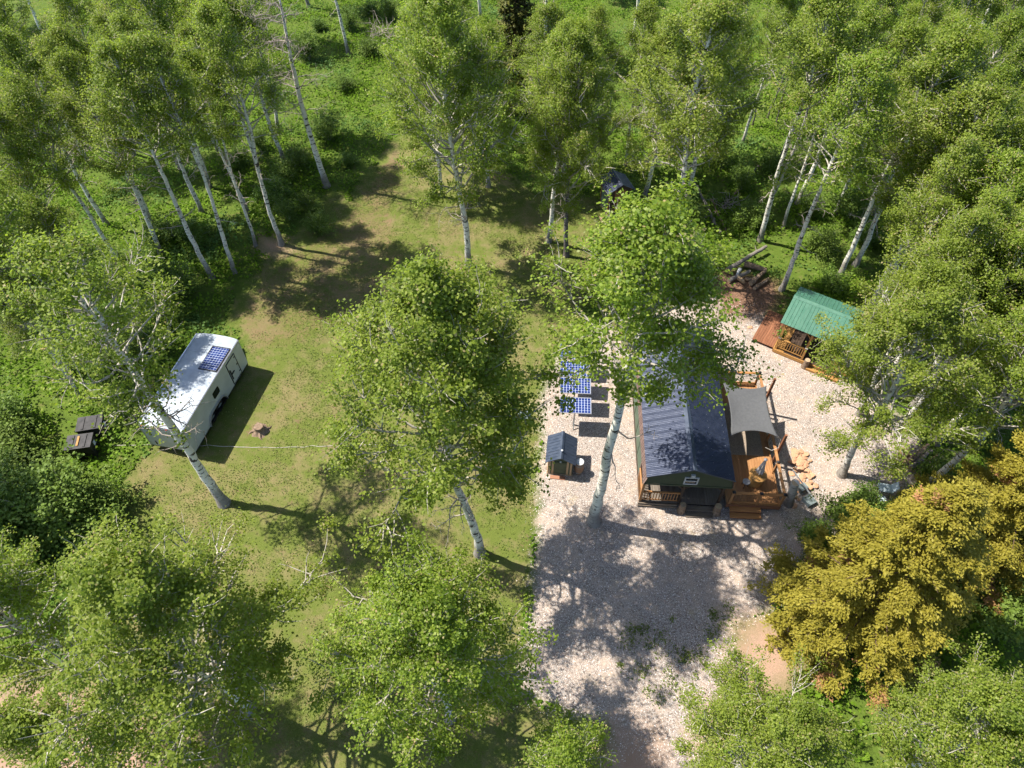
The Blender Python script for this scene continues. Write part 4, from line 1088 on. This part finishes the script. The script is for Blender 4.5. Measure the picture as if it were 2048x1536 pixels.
# stump on the lawn
su = thing('tree_stump', 'short grey tree stump on the lawn beside the trailer', 'stump', (-13.41, 21.88))
zz = np.array([0,.05,.14,.28,.42]); V, F = tube_arrays(np.column_stack([0*zz,0*zz,zz]), np.array([.46,.36,.28,.25,.25]), 18)
V = np.array(V); an = np.arctan2(V[:,1], V[:,0]); V[:,:2] *= (1 + .16*np.sin(an*5+1)*np.exp(-V[:,2:3].ravel()/.15))[:,None]
obj('trunk', fast_mesh('stump_trunk', V, F), M['log'], su); MB().lathe([(.245,.40),(.24,.428)], 18).build('cut_face', M['log'], su)
for a in (.4, 1.9, 3.3, 4.9): MB().tube([(.2*math.cos(a),.2*math.sin(a),.12),(.48*math.cos(a),.48*math.sin(a),.03),(.66*math.cos(a+.2),.66*math.sin(a+.2),-.02)], [.10,.06,.02], 7).build('root', M['log'], su)

# pale cord across the lawn
q = np.random.default_rng(17)
A_, B_ = np.array((-20.96, 20.92)), np.array((-5.87, 20.89)); cp_ = []
for t_ in np.linspace(0, 1, 40):
    p = A_ + (B_ - A_) * t_; cp_.append((p[0], p[1] + .10*math.sin(t_*9) + q.normal(0,.02), .02))
o = MB().tube(cp_, .014, 5).build('garden_cord', M['rope'], None); tag(o, 'thin pale cord lying across the lawn under the trailer tail', 'cord')

# log pile, split logs, fallen trunks
def log(p0, p1, r, label, cat='log', bark='log', seed=0, group=None, name='log', bendy=.04):
    q = np.random.default_rng(seed); p0, p1 = np.array(p0, float), np.array(p1, float); L = np.linalg.norm(p1 - p0); n = max(4, int(L / .3))
    pts = [p0 + (p1 - p0) * i / n + q.normal(0, bendy * r * 3, 3) * np.array([1, 1, .3]) - p0 for i in range(n + 1)]
    rad = r * (1 - .35 * np.linspace(0, 1, n + 1)) * (1 + q.normal(0, .06, n + 1))
    e = thing(name, label, cat, tuple(p0), 0, group)
    MB().tube(pts, rad, 10).build('stem', M[bark], e)
    d = (pts[0] - pts[1]); d = d / np.linalg.norm(d)
    MB().tube([tuple(pts[0] + d * .002), tuple(pts[0] + d * .014)], rad[0] * .94, 10).build('sawn_end', M['log_end'], e)
    for i in range(q.integers(0, 3)):
        k = q.integers(1, n); dd = q.normal(0, 1, 3); dd[2] = abs(dd[2]); dd /= np.linalg.norm(dd)
        MB().tube([tuple(pts[k]), tuple(pts[k] + dd * q.uniform(.2, .5))], [r * .25, .01], 5).build('branch_stub', M['dead_limb'], e)
    return e
def L2(a, b, z0, z1): return (*a, z0), (*b, z1)
log(*L2((13.73, 34.10), (16.66, 36.29), .42, .55), .16, 'long grey log lying across the top of the woodpile, pointing uphill', seed=1, bark='grey_bark')
log(*L2((14.97, 34.82), (16.25, 34.20), .30, .32), .22, 'thick brown log at the far end of the woodpile', seed=2)
log(*L2((13.69, 33.40), (15.15, 34.01), .16, .42), .15, 'grey log resting on the near side of the woodpile', seed=3, bark='grey_bark')
log(*L2((15.05, 33.08), (16.16, 34.20), .20, .28), .17, 'brown log at the side of the woodpile closest to the pavilion', seed=4)
log(*L2((15.23, 32.71), (16.30, 33.54), .16, .18), .15, 'low log at the foot of the woodpile towards the pavilion', seed=5)
log(*L2((14.39, 33.54), (14.61, 33.08), .22, .30), .14, 'short pale split log standing in the middle of the woodpile', seed=6, bark='tan_wood', name='split_log')
log(*L2((14.61, 34.34), (14.32, 33.82), .28, .22), .12, 'short white split log lying under the long grey log', seed=7, bark='white', name='split_log')
log(*L2((14.85, 33.63), (15.49, 33.36), .14, .14), .14, 'short dark log buried low in the woodpile', seed=8)
log(*L2((20.31, 19.44), (21.73, 20.51), .16, .20), .17, 'grey split log at the front of the stack by the pale boulder', seed=9, bark='grey_bark')
log(*L2((20.26, 19.74), (21.60, 20.73), .38, .40), .15, 'weathered log on top of the stack by the pale boulder', seed=10)
log(*L2((20.77, 19.29), (21.98, 20.20), .15, .16), .15, 'brown log at the outer side of the stack by the pale boulder', seed=11)
log(*L2((14.08, 38.08), (13.13, 44.94), .12, .10), .11, 'fallen grey trunk lying in the grass behind the cabin clearing', seed=21, bark='grey_bark', name='fallen_log', bendy=.1)
log(*L2((14.59, 38.08), (14.03, 41.65), .10, .30), .06, 'reddish dead branch lying above the woodpile on the slope', seed=22, bark='log', name='fallen_branch', bendy=.2)
log(*L2((13.17, 39.69), (14.93, 40.80), .10, .16), .05, 'thin dead branch crossing the reddish one on the slope', seed=23, bark='dead_limb', name='fallen_branch', bendy=.2)
log(*L2((18.32, 45.89), (14.30, 40.24), .10, .14), .10, 'dark fallen trunk in the shade below the thin saplings', seed=24, bark='dark_bark', name='fallen_log', bendy=.1)
log(*L2((9.85, 57.91), (8.40, 60.91), .15, .20), .10, 'bare fallen trunk between the crowns near the outhouse', seed=25, bark='grey_bark', name='fallen_log')

# brush piles
def brush(p, s, label, n=46, seed=0):
    q = np.random.default_rng(seed); e = thing('brush_pile', label, 'brush pile', p); T = Tubes()
    for i in range(n):
        a = q.normal(0, .45 * s, 3); a[2] = abs(a[2]) * .5; d = q.normal(0, 1, 3); d[2] = abs(d[2]) * .5; d /= np.linalg.norm(d)
        P = [a]
        for k in range(4):
            d = d + q.normal(0, .35, 3); d /= np.linalg.norm(d); P.append(P[-1] + d * s * .3); P[-1][2] = abs(P[-1][2])
        T.add(np.array(P), np.linspace(.03, .006, 5), 4)
    obj('twigs', T.mesh('twigs'), M['dead_limb'], e); return e
brush((-12.03, 66.52), 1.6, 'grey heap of dead brush on the meadow near the top edge', seed=1)
brush((-32.79, 47.84), 1.8, 'heap of dead brush in the shade under the corner grove', seed=2)
brush((10.65, 52.04), 1.5, 'dark heap of dead brush between the crowns behind the outhouse', seed=3)
brush((14.98, 41.08), 1.1, 'scatter of dead sticks at the shaded edge of the slope', 30, 4)

# enamel bucket chair and table by the gravel edge
ft = thing('metal_table', 'pale blue metal table with open lid on the gravel near the yellow conifer', 'table', (18.42, 18.04), R(-12))
MB().box(-.34,.34,-.24,.24,.55,.60).build('table_top', M['pale_blue'], ft)
for x in (-.3,.3):
    for y in (-.2,.2): MB().beam((x,y,0),(x*.9,y*.9,.55),.04,.04).build('leg', M['grey_box'], ft)
MB().cbox((.42,.05,.72),(.04,.46,.36),0,R(35),0).build('lid', M['pale_blue'], ft)
MB().lathe([(.14,.0),(.20,.05),(.21,.22),(.20,.24)], 16, (-.08,-.42,.0)).build('basin', M['pale_blue'], ft)
o = MB().box(-.45,.45,-.06,.06,0,.08).build('loose_timber', M['tan_wood'], None, loc=(*(13.77, 17.92), .0), rot=(0,0,R(-15))); tag(o, 'short tan timber lying at the foot of the cut trunk', 'timber')

# ================================================================== trees
GR_FOREST = 'aspens of the surrounding grove'
NT_ = 0
def A(kind, xy, H, label, **kw):
    global NT_
    NT_ += 1
    kw.setdefault('rz', (NT_ * 2.399) % 6.283); kw.setdefault('var', NT_)
    return tree(kind, xy, H, label, **kw)
# trees standing in and around the clearing
A('round', (-1.51, 14.89), 17.2, 'broad leafy aspen with pale trunk standing at the edge of lawn and gravel', lean=(-.6, .3), rz=1.0, wide=.93)
A('spire', (3.91, 16.54), 18.0, 'tall aspen with thick white trunk on the gravel beside the cabin', lean=(.5, .8), rz=2.6)
A('sparse', (-14.26, 17.47), 16.2, 'leaning half-bare aspen whose pale trunk crosses in front of the trailer', lean=(-.8, .3), rz=2.9, wide=1.05)
A('wide', (-2.79, 34.96), 17.0, 'leafy aspen with white trunk standing in the middle of the far lawn', var=1, lean=(-.5, -.2), rz=.3, wide=.85)
A('wide', (3.59, 35.94), 14.6, 'aspen with dark slim trunk at the lawn edge, in front of its twin', var=0, rz=1.1, bark='dark_bark', wide=.72)
A('full', (2.42, 37.46), 14.0, 'aspen behind the dark slim twin on the far side of the lawn', var=1, rz=2.1)
A('full', (9.36, 33.54), 17.5, 'leafy aspen with pale trunk base between the outhouse and the woodpile', var=1, rz=4.0, wide=1.0)
A('tall', (16.65, 37.46), 16.5, 'tall white-trunked aspen leaning over the slope behind the woodpile', var=1, rz=.6, lean=(-.4, 0))
A('thin', (17.74, 40.52), 14.0, 'slim grey aspen just behind the tall white-trunked one on the slope', bark='grey_bark', rz=1.4)
A('thin', (18.53, 38.88), 14.0, 'slim aspen with a kinked white trunk on the slope above the pavilion', rz=3.0)
A('tall', (16.96, 32.71), 15.2, 'aspen with dark mottled lower trunk beside the woodpile and pavilion', var=0, rz=2.2, lean=(.3, 0))
A('tall', (20.95, 34.01), 16.0, 'aspen with long straight white trunk behind the green pavilion roof', var=1, rz=5.0, lean=(.6, 0))
A('full', (22.17, 31.38), 14.5, 'leafy aspen with pale trunk just beyond the pavilion roof', var=2, rz=3.7)
A('wide', (16.8, 19.2), 13.0, 'broad aspen overhanging the gravel between the deck and the yellow conifer', var=1, rz=2.8, lean=(-.8, .6))
A('wide', (24.32, 20.98), 12.0, 'leafy aspen beyond the stacked split logs near the frame edge', var=0, rz=1.9)
A('wide', (22.90, 25.03), 12.0, 'leafy aspen standing behind the pavilion corner and the gravel end', var=1, rz=.2)
A('tall', (-19.15, 33.87), 15.0, 'white-trunked aspen on the bank above the trailer, nearest the lawn', var=0, rz=1.0, lean=(-.2, .2))
A('tall', (-17.83, 34.34), 15.5, 'slender aspen beside the bank aspen, its base just behind the lawn edge', var=1, rz=3.3, wide=.85)
A('thin', (-17.07, 36.94), 13.6, 'thin aspen with a dark foot on the bank left of the red soil', rz=.7)
A('thin', (-18.40, 40.52), 13.2, 'thin crooked aspen with broken twigs up the bank', rz=5.2)
A('tall', (-15.42, 37.05), 15.6, 'straight white aspen growing from the patch of red soil', var=2, rz=2.0, wide=.9)
A('bare', (-13.46, 43.59), 14.6, 'dead aspen with bare twiggy top at the corner of the far meadow', rz=.4)
A('tall', (-18.44, 50.81), 13.5, 'aspen with short pale trunk showing at the back of the meadow', var=0, rz=4.4)
A('tall', (-14.73, 63.36), 15.0, 'aspen trunk standing alone at the top of the far meadow', var=1, rz=.9, lean=(-.3, 1.2))
A('full', (-21.98, 43.41), 16.0, 'thick pale aspen trunk rising from the shaded bank behind the slender ones', var=1, rz=2.7, wide=.9)
A('sparse', (-25.2, 26.0), 13.5, 'thin-leaved aspen behind the black bins, its crown over the trailer roof', rz=4.0, wide=1.1, lean=(1.5, 0))
# foreground crowns along the bottom of the picture
A('wide', (-2.5, 7.6), 12.4, 'broad aspen crown in the foreground beside the end of the gravel', var=1, rz=.9)
A('wide', (-10.8, 8.0), 13.6, 'largest aspen crown in the foreground, over the near lawn', var=0, rz=3.9, wide=1.05)
A('full', (-14.6, 5.4), 9.5, 'foreground aspen crown at the lower left-hand corner over pink soil', var=1, rz=2.2)
A('full', (-16.8, 9.0), 12.0, 'foreground aspen crown cut by the frame below the dark brush', var=2, rz=1.2)
A('full', (1.6, 4.6), 9.0, 'low foreground aspen crown at the gravel driveway mouth', var=0, rz=5.5)
A('wide', (8.3, 5.2), 9.6, 'foreground aspen crown in front of the yellow conifer and bare dirt', var=0, rz=1.5)
A('wide', (14.2, 5.4), 10.2, 'foreground aspen crown at the lower right-hand corner', var=1, rz=4.2)

# conifers
tree('yellow', (14.42, 11.33), 11.5, 'big yellow-green conifer with orange dead patches beside the gravel', var=0, rz=.6, wide=1.05, lean=(.2, .2))
tree('yellow', (20.94, 14.76), 11.5, 'second yellow-green conifer behind the one with orange patches', var=1, rz=2.2, wide=1.0)
tree('spruce', (0.25, 54.30), 12.0, 'yellowish conifer half hidden between aspen crowns near the top edge', rz=1.0, wide=1.1)
# the grove all round: crowns that can only be told apart by where they stand
def grove(pts, label, group, kinds=('full', 'tall', 'full'), hs=(13.5, 16.0)):
    for i, (x, y) in enumerate(pts):
        h = hs[0] + (hs[1] - hs[0]) * ((i * .618) % 1)
        A(kinds[i % len(kinds)], (x, y), h, label, group=group, wide=.92 + .16 * ((i * .381) % 1))
ORD = ('first second third fourth fifth sixth seventh eighth ninth tenth eleventh twelfth thirteenth fourteenth fifteenth sixteenth seventeenth eighteenth nineteenth twentieth '
       'twenty-first twenty-second twenty-third twenty-fourth twenty-fifth twenty-sixth twenty-seventh twenty-eighth twenty-ninth thirtieth thirty-first thirty-second thirty-third thirty-fourth').split()
def from_left(pts, h=0.0):
    # order in which the things stand from left to right as seen from the drone
    return sorted(pts, key=lambda p: p[0] / (p[1] * .629 + (31 - h) * .777))
def rows(R_, where, group, names, low=False, **kw):
    for nm, row in zip(names, R_):
        for i, p in enumerate(row):
            grove([p], 'leafy aspen %s, %s from the left in the %s row' % (where, ORD[i], nm), group, kinds=('wide',) if low and nm == 'front' else (('full', 'tall', 'full')[(i + len(nm)) % 3],), **kw)
rows([[(-31.40, 46.08), (-28.76, 47.49), (-24.47, 45.40), (-22.48, 48.21), (-18.78, 45.40), (-17.21, 46.78)], [(-27.84, 39.23), (-24.66, 39.23), (-21.57, 40.37)], [(-26.68, 32.79), (-24.82, 34.04), (-23.13, 36.16)]],
     'in the grove above the trailer', 'aspens of the grove above the trailer', ('top', 'middle', 'lowest'))
rows([[(-24.62, 28.17), (-22.49, 27.11)], [(-24.86, 25.68)]], 'behind the leaning half-bare aspen', 'aspens beside the black bins', ('upper', 'lower'), hs=(11, 12.5))
for p, h, lab in (((-23.86, 24.07), 8.5, 'low leafy aspen between the black bins and the frame edge'), ((-27.5, 17.0), 13, 'aspen shading the dark thicket from beyond the frame edge')):
    A('full', p, h, lab, group='aspens beside the black bins')
rows([[(-5.93, 46.78), (-3.12, 48.95), (2.45, 46.78), (5.30, 46.08)], [(-5.05, 42.30), (-1.69, 43.54), (3.64, 43.54)]], 'behind the far lawn', 'aspens behind the far lawn', ('back', 'front'), low=True, hs=(11.5, 13.5))
rows([[(8.49, 46.08), (11.79, 46.78), (14.51, 47.49), (17.79, 48.95)], [(9.42, 42.30), (12.50, 42.30)]], 'in the stand behind the outhouse', 'aspens behind the outhouse', ('back', 'front'), low=True, hs=(12, 14))
rows([[(20.17, 46.78), (23.30, 47.49), (25.97, 46.78), (29.15, 47.49), (31.77, 46.78)], [(20.22, 41.56), (22.51, 40.37), (25.15, 40.37), (27.80, 40.37), (30.15, 40.37)], [(22.31, 35.01), (24.54, 34.52), (26.74, 34.04)],
      [(22.93, 31.89), (24.91, 31.02)], [(20.65, 28.56), (22.39, 27.40), (24.57, 27.40)], [(20.07, 24.54), (21.93, 23.54)], [(18.80, 22.96), (20.47, 22.02), (22.29, 21.11)]],
     'in the grove beyond the pavilion', 'aspens of the grove beyond the pavilion', ('topmost', 'second', 'third', 'fourth', 'fifth', 'sixth', 'nearest'))
A('full', (20.62, 18.31), 13.5, 'leafy aspen at the frame edge just above the yellow conifers')
for i, p in enumerate(from_left(((-52,70),(-44,78),(-36,72),(-28,80),(-20,73),(-30,90),(-14,84),(-2,82),(6,76),(14,84),(22,76),(30,84),(38,76),(46,82),(54,74),(-8,92),(18,94),(40,92),(11,65),(19,61),(27,66),(35,61),(43,66),(51,62),(-33,62),(-42,64),(-24,66),(-3,70),(3,63),(58,66),(62,78),(-58,80)), 10)):
    grove([p], 'leafy aspen of the far forest, %s from the left along the top edge' % ORD[i], 'aspens of the far forest', kinds=(('full', 'tall', 'full')[i % 3],), hs=(13 + 3 * ((i * .618) % 1), 16))
# three thin saplings in the shaded gap
for p, h, lab in (((19.18, 51.68), 9, 'thin dark sapling in the shaded gap, closest to the outhouse stand'), ((20.62, 52.78), 8, 'thin dark sapling in the middle of the shaded gap'), ((21.18, 52.04), 9.5, 'thin dark sapling in the shaded gap, closest to the white trunks')):
    A('thin', p, h, lab, bark='dark_bark', cat='sapling', name='aspen_sapling')

# ================================================================== shrubs
def bush(xy, s, label, group=None, var=0, rz=0.0):
    e = thing('shrub', label, 'shrub', (xy[0], xy[1], -.02), rz, group); e.scale = (s, s, s)
    p = SHRUB[var % 3]; obj('stems', p['stems'], M['limb'], e); obj('foliage', p['foliage'], M['shrub_leaf'], e)
    return e
for i, p in enumerate(from_left([(-25.44, 20.05), (-25.54, 18.56), (-23.29, 17.98), (-23.56, 16.86), (-21.36, 16.86), (-24.06, 15.79), (-21.90, 15.79), (-20.32, 16.06), (-26.80, 21.94), (-23.25, 14.51), (-19.87, 17.14)])):
    bush(p, 1.5 + .5*((i*.618) % 1), 'dark green shrub in the thicket below the black bins, %s from the left' % ORD[i], 'shrubs of the thicket below the bins', i, i*2.4)
for i, p in enumerate(from_left([(-24.67, 33.63), (-22.49, 31.82), (-23.91, 29.68), (-23.33, 37.56), (-21.31, 37.56), (-23.38, 34.58), (-20.45, 32.26), (-21.16, 27.66), (-22.95, 26.13), (-20.42, 30.09)])):
    bush(p, .9 + .5*((i*.618) % 1), 'green shrub on the bank behind the trailer, %s from the left' % ORD[i], 'shrubs on the bank behind the trailer', i, i*2.4)
for i, p in enumerate(from_left([(-15.88, 46.21), (-16.62, 44.32), (-14.16, 40.80), (-16.50, 41.94), (-20.37, 46.21), (-19.31, 48.18), (-14.17, 49.54), (-12.13, 46.21), (-22.34, 49.54), (-15.34, 39.69), (-13.09, 38.61), (-15.26, 68.02), (-12.77, 63.17), (-18.09, 68.02), (-11.72, 70.10), (-18.00, 62.26), (-14.12, 57.08), (-13.78, 71.17)])):
    bush(p, .8 + .5*((i*.618) % 1), 'low shrub on the far meadow near the dead aspen, %s from the left' % ORD[i], 'shrubs on the far meadow', i, i*2.4)
for i, p in enumerate(from_left([(12.65, 39.69), (15.20, 46.21), (16.45, 43.11), (20.43, 36.54), (20.74, 40.24), (23.39, 37.56), (20.01, 32.71), (23.36, 39.69), (16.33, 39.14), (24.74, 36.54), (19.18, 45.57)])):
    bush(p, .9 + .5*((i*.618) % 1), 'leafy shrub on the slope behind the woodpile, %s from the left' % ORD[i], 'shrubs on the slope behind the woodpile', i, i*2.4)
bush((16.12, 16.32), 1.25, 'large green shrub between the deck corner and the yellow conifer', None, 2, .3)
bush((14.37, 15.66), .95, 'small green shrub at the gravel edge next to the large one', None, 1, 1.3)
bush((17.18, 17.42), 1.0, 'green shrub under the overhanging aspen near the pale blue table', None, 0, 2.3)
bush((21.11, 18.70), 1.2, 'green shrub between the split logs and the yellow conifer', None, 1, 3.3)
bush((8.06, 42.23), 1.2, 'green shrub growing against the far side of the outhouse', None, 0, 1.0)
bush((21.73, 11.44), 1.6, 'bright green shrub beside the yellow conifer at the frame edge', None, 2, 1.0)
bush((22.88, 13.04), 1.3, 'smaller bright green shrub above the one at the frame edge', None, 1, 2.0)

# ================================================================== undergrowth, grass, gravel
def scatter(n, x0, x1, y0, y1, seed):
    r = np.random.default_rng(seed); return np.column_stack([r.uniform(x0, x1, n), r.uniform(y0, y1, n)]), r
P, r = scatter(640000, -44, 46, 6, 88, 31)
keep = np.abs(P[:, 0]) < 6 + .80 * np.hypot(P[:, 1], 31 * .55)
P = P[keep]
zone = np.minimum(-sdist(P, GRAVEL), -sdist(P, LAWN)) + .35 * vnoise(P, 1.1, 5)
for pl_ in (DIRT, DIRT2, DIRT3, CHIPS, SOIL): zone = np.minimum(zone, -sdist(P, pl_) + .3 * vnoise(P, 1.4, 6))
dens = np.clip(.62 + .75 * vnoise(P, .55, 7) + .35 * vnoise(P, 1.7, 8), .05, 1)
dens *= np.clip(1.15 - (P[:, 1] - 25) / 110, .35, 1)
ok = (zone > .0) & (r.uniform(size=len(P)) < dens)
for (cx_, cy_, hx_, hy_, a_) in ((tc[0], tc[1], 1.4, 3.4, TA - R(90)), (7.3, 40.9, 1.0, .9, R(17)), (17.0, 27.7, 2.7, 2.3, PR_)):
    d_ = P - np.array([cx_, cy_]); c, s = math.cos(-a_), math.sin(-a_); q_ = np.column_stack([c*d_[:,0]-s*d_[:,1], s*d_[:,0]+c*d_[:,1]])
    ok &= ~((np.abs(q_[:,0]) < hx_) & (np.abs(q_[:,1]) < hy_))
P = P[ok]; zone = zone[ok]
hgt = np.clip(.16 + .46 * (vnoise(P, .8, 9) * .5 + .5) + .36 * vnoise(P, 2.4, 10), .05, 1.0) * np.clip(zone / .8, .25, 1)
n = len(P)
C_ = np.column_stack([P, hgt * r.uniform(.25, 1.0, n)])
V, F = leaves(C_, np.array([0, 0, .8]) + r.normal(0, .55, (n, 3)), r.uniform(.10, .22, n), r)
tint = np.clip(r.beta(2.2, 2.4, n) + .18 * vnoise(P, .35, 12) + .12 * vnoise(P, 1.3, 13), 0, 1)
o = obj('undergrowth', fast_mesh('undergrowth', V, F, {'tint': ('FACE', tint)}), M['herb_leaf']); tag(o, 'lush green undergrowth of herbs and tall grass round the clearing', None, kind='stuff')

P, r = scatter(240000, -22, 14, 6, 46, 33)
zl = sdist(P, LAWN) + .5 * vnoise(P, 1.0, 14); zg = sdist(P, GRAVEL)
patch = .5 + .8 * vnoise(P, .5, 15) + .5 * vnoise(P, 1.9, 16)
ok = (zl > -.2) & (zg < -.05 + .3 * vnoise(P, 1.5, 20)) & (r.uniform(size=len(P)) < np.clip(patch, .04, 1))
P = P[ok]; n = len(P)
C_ = np.column_stack([P, r.uniform(.015, .06, n)])
V, F = leaves(C_, np.array([0, 0, .9]) + r.normal(0, .45, (n, 3)), r.uniform(.035, .08, n), r)
tint = np.clip(r.beta(2, 2.2, n) + .25 * vnoise(P, .6, 17), 0, 1)
o = obj('lawn_grass', fast_mesh('lawn_grass', V, F, {'tint': ('FACE', tint)}), M['grass']); tag(o, 'short green and straw coloured grass of the lawn', None, kind='stuff')

# weeds in the gravel
P, r = scatter(60, 0, 1, 0, 1, 34)
WEED = [(7.10, 11.66), (5.85, 11.33), (5.51, 11.22), (5.17, 11.11), (6.45, 10.89), (7.03, 10.35), (5.53, 9.51), (5.40, 9.31), (6.59, 9.51), (6.64, 9.11), (7.72, 9.31), (7.55, 8.90), (6.55, 10.03), (7.29, 9.93), (8.21, 9.72), (5.97, 10.56), (5.01, 10.67), (4.60, 9.72), (5.64, 8.70), (6.70, 8.80), (8.07, 10.14), (9.17, 11.44), (9.65, 11.66), (8.65, 11.00), (8.92, 11.89), (7.53, 10.14), (7.71, 8.61), (6.02, 8.41), (7.06, 8.41), (9.76, 12.23)]
Cs = []
for i, w in enumerate(WEED):
    k = r.integers(20, 90); s = r.uniform(.08, .26); Cs.append(np.column_stack([np.array(w) + r.normal(0, s, (k, 2)), r.uniform(.01, .09, k)]))
C_ = np.concatenate(Cs); n = len(C_)
V, F = leaves(C_, np.array([0, 0, .8]) + r.normal(0, .5, (n, 3)), r.uniform(.05, .10, n), r)
o = obj('gravel_weeds', fast_mesh('gravel_weeds', V, F, {'tint': ('FACE', r.uniform(0, .9, n))}), M['grass']); tag(o, 'small green weeds sprouting through the pale gravel', None, kind='stuff')

# loose chips of stone on the gravel
P, r = scatter(42000, 0, 20, 6, 32, 35)
ok = sdist(P, GRAVEL) + .25 * vnoise(P, 2.0, 41) > -.55 * r.uniform(size=len(P)) ** 2; P = P[ok]; n = len(P)
c_, s_ = math.cos(-CR), math.sin(-CR); d_ = P - np.array(CORIGIN); lx, ly = c_*d_[:,0]-s_*d_[:,1], s_*d_[:,0]+c_*d_[:,1]
ok = ~((lx > 0) & (lx < 6.9) & (ly > 0) & (ly < 9.3)); P = P[ok]; n = len(P)
s = r.uniform(.010, .024, n); a = r.uniform(0, 6.28, n)
base = np.array([(1,0),(.2,.9),(-.9,.4),(-.5,-.8),(.5,-.7)])
V = np.zeros((n, 6, 3)); ca, sa = np.cos(a), np.sin(a)
for i, (bx, by) in enumerate(base):
    k = r.uniform(.75, 1.25, n) * s; V[:, i, 0] = P[:, 0] + k*(ca*bx - sa*by); V[:, i, 1] = P[:, 1] + k*(sa*bx + ca*by); V[:, i, 2] = .002
V[:, 5, 0] = P[:, 0] + .2*s; V[:, 5, 1] = P[:, 1]; V[:, 5, 2] = s * r.uniform(.5, 1.1, n)
ii = np.arange(n)[:, None, None] * 6
F = (ii + np.array([(i, (i+1) % 5, 5) for i in range(5)])[None]).reshape(-1, 3)
t = NT('gravel chip'); t.set(.9, .15, 0, t.ramp(t.attr('tint'), [(0, (.28,.22,.18)), (.25, (.55,.46,.39)), (.7, (.72,.65,.58)), (.9, (.78,.72,.66)), (1, (.5,.32,.24))]))
o = obj('gravel_chips', fast_mesh('gravel_chips', V.reshape(-1, 3), F, {'tint': ('FACE', np.repeat(r.uniform(0, 1, n), 5))}), t.m); tag(o, 'loose pale limestone chips covering the gravel yard', None, kind='stuff')
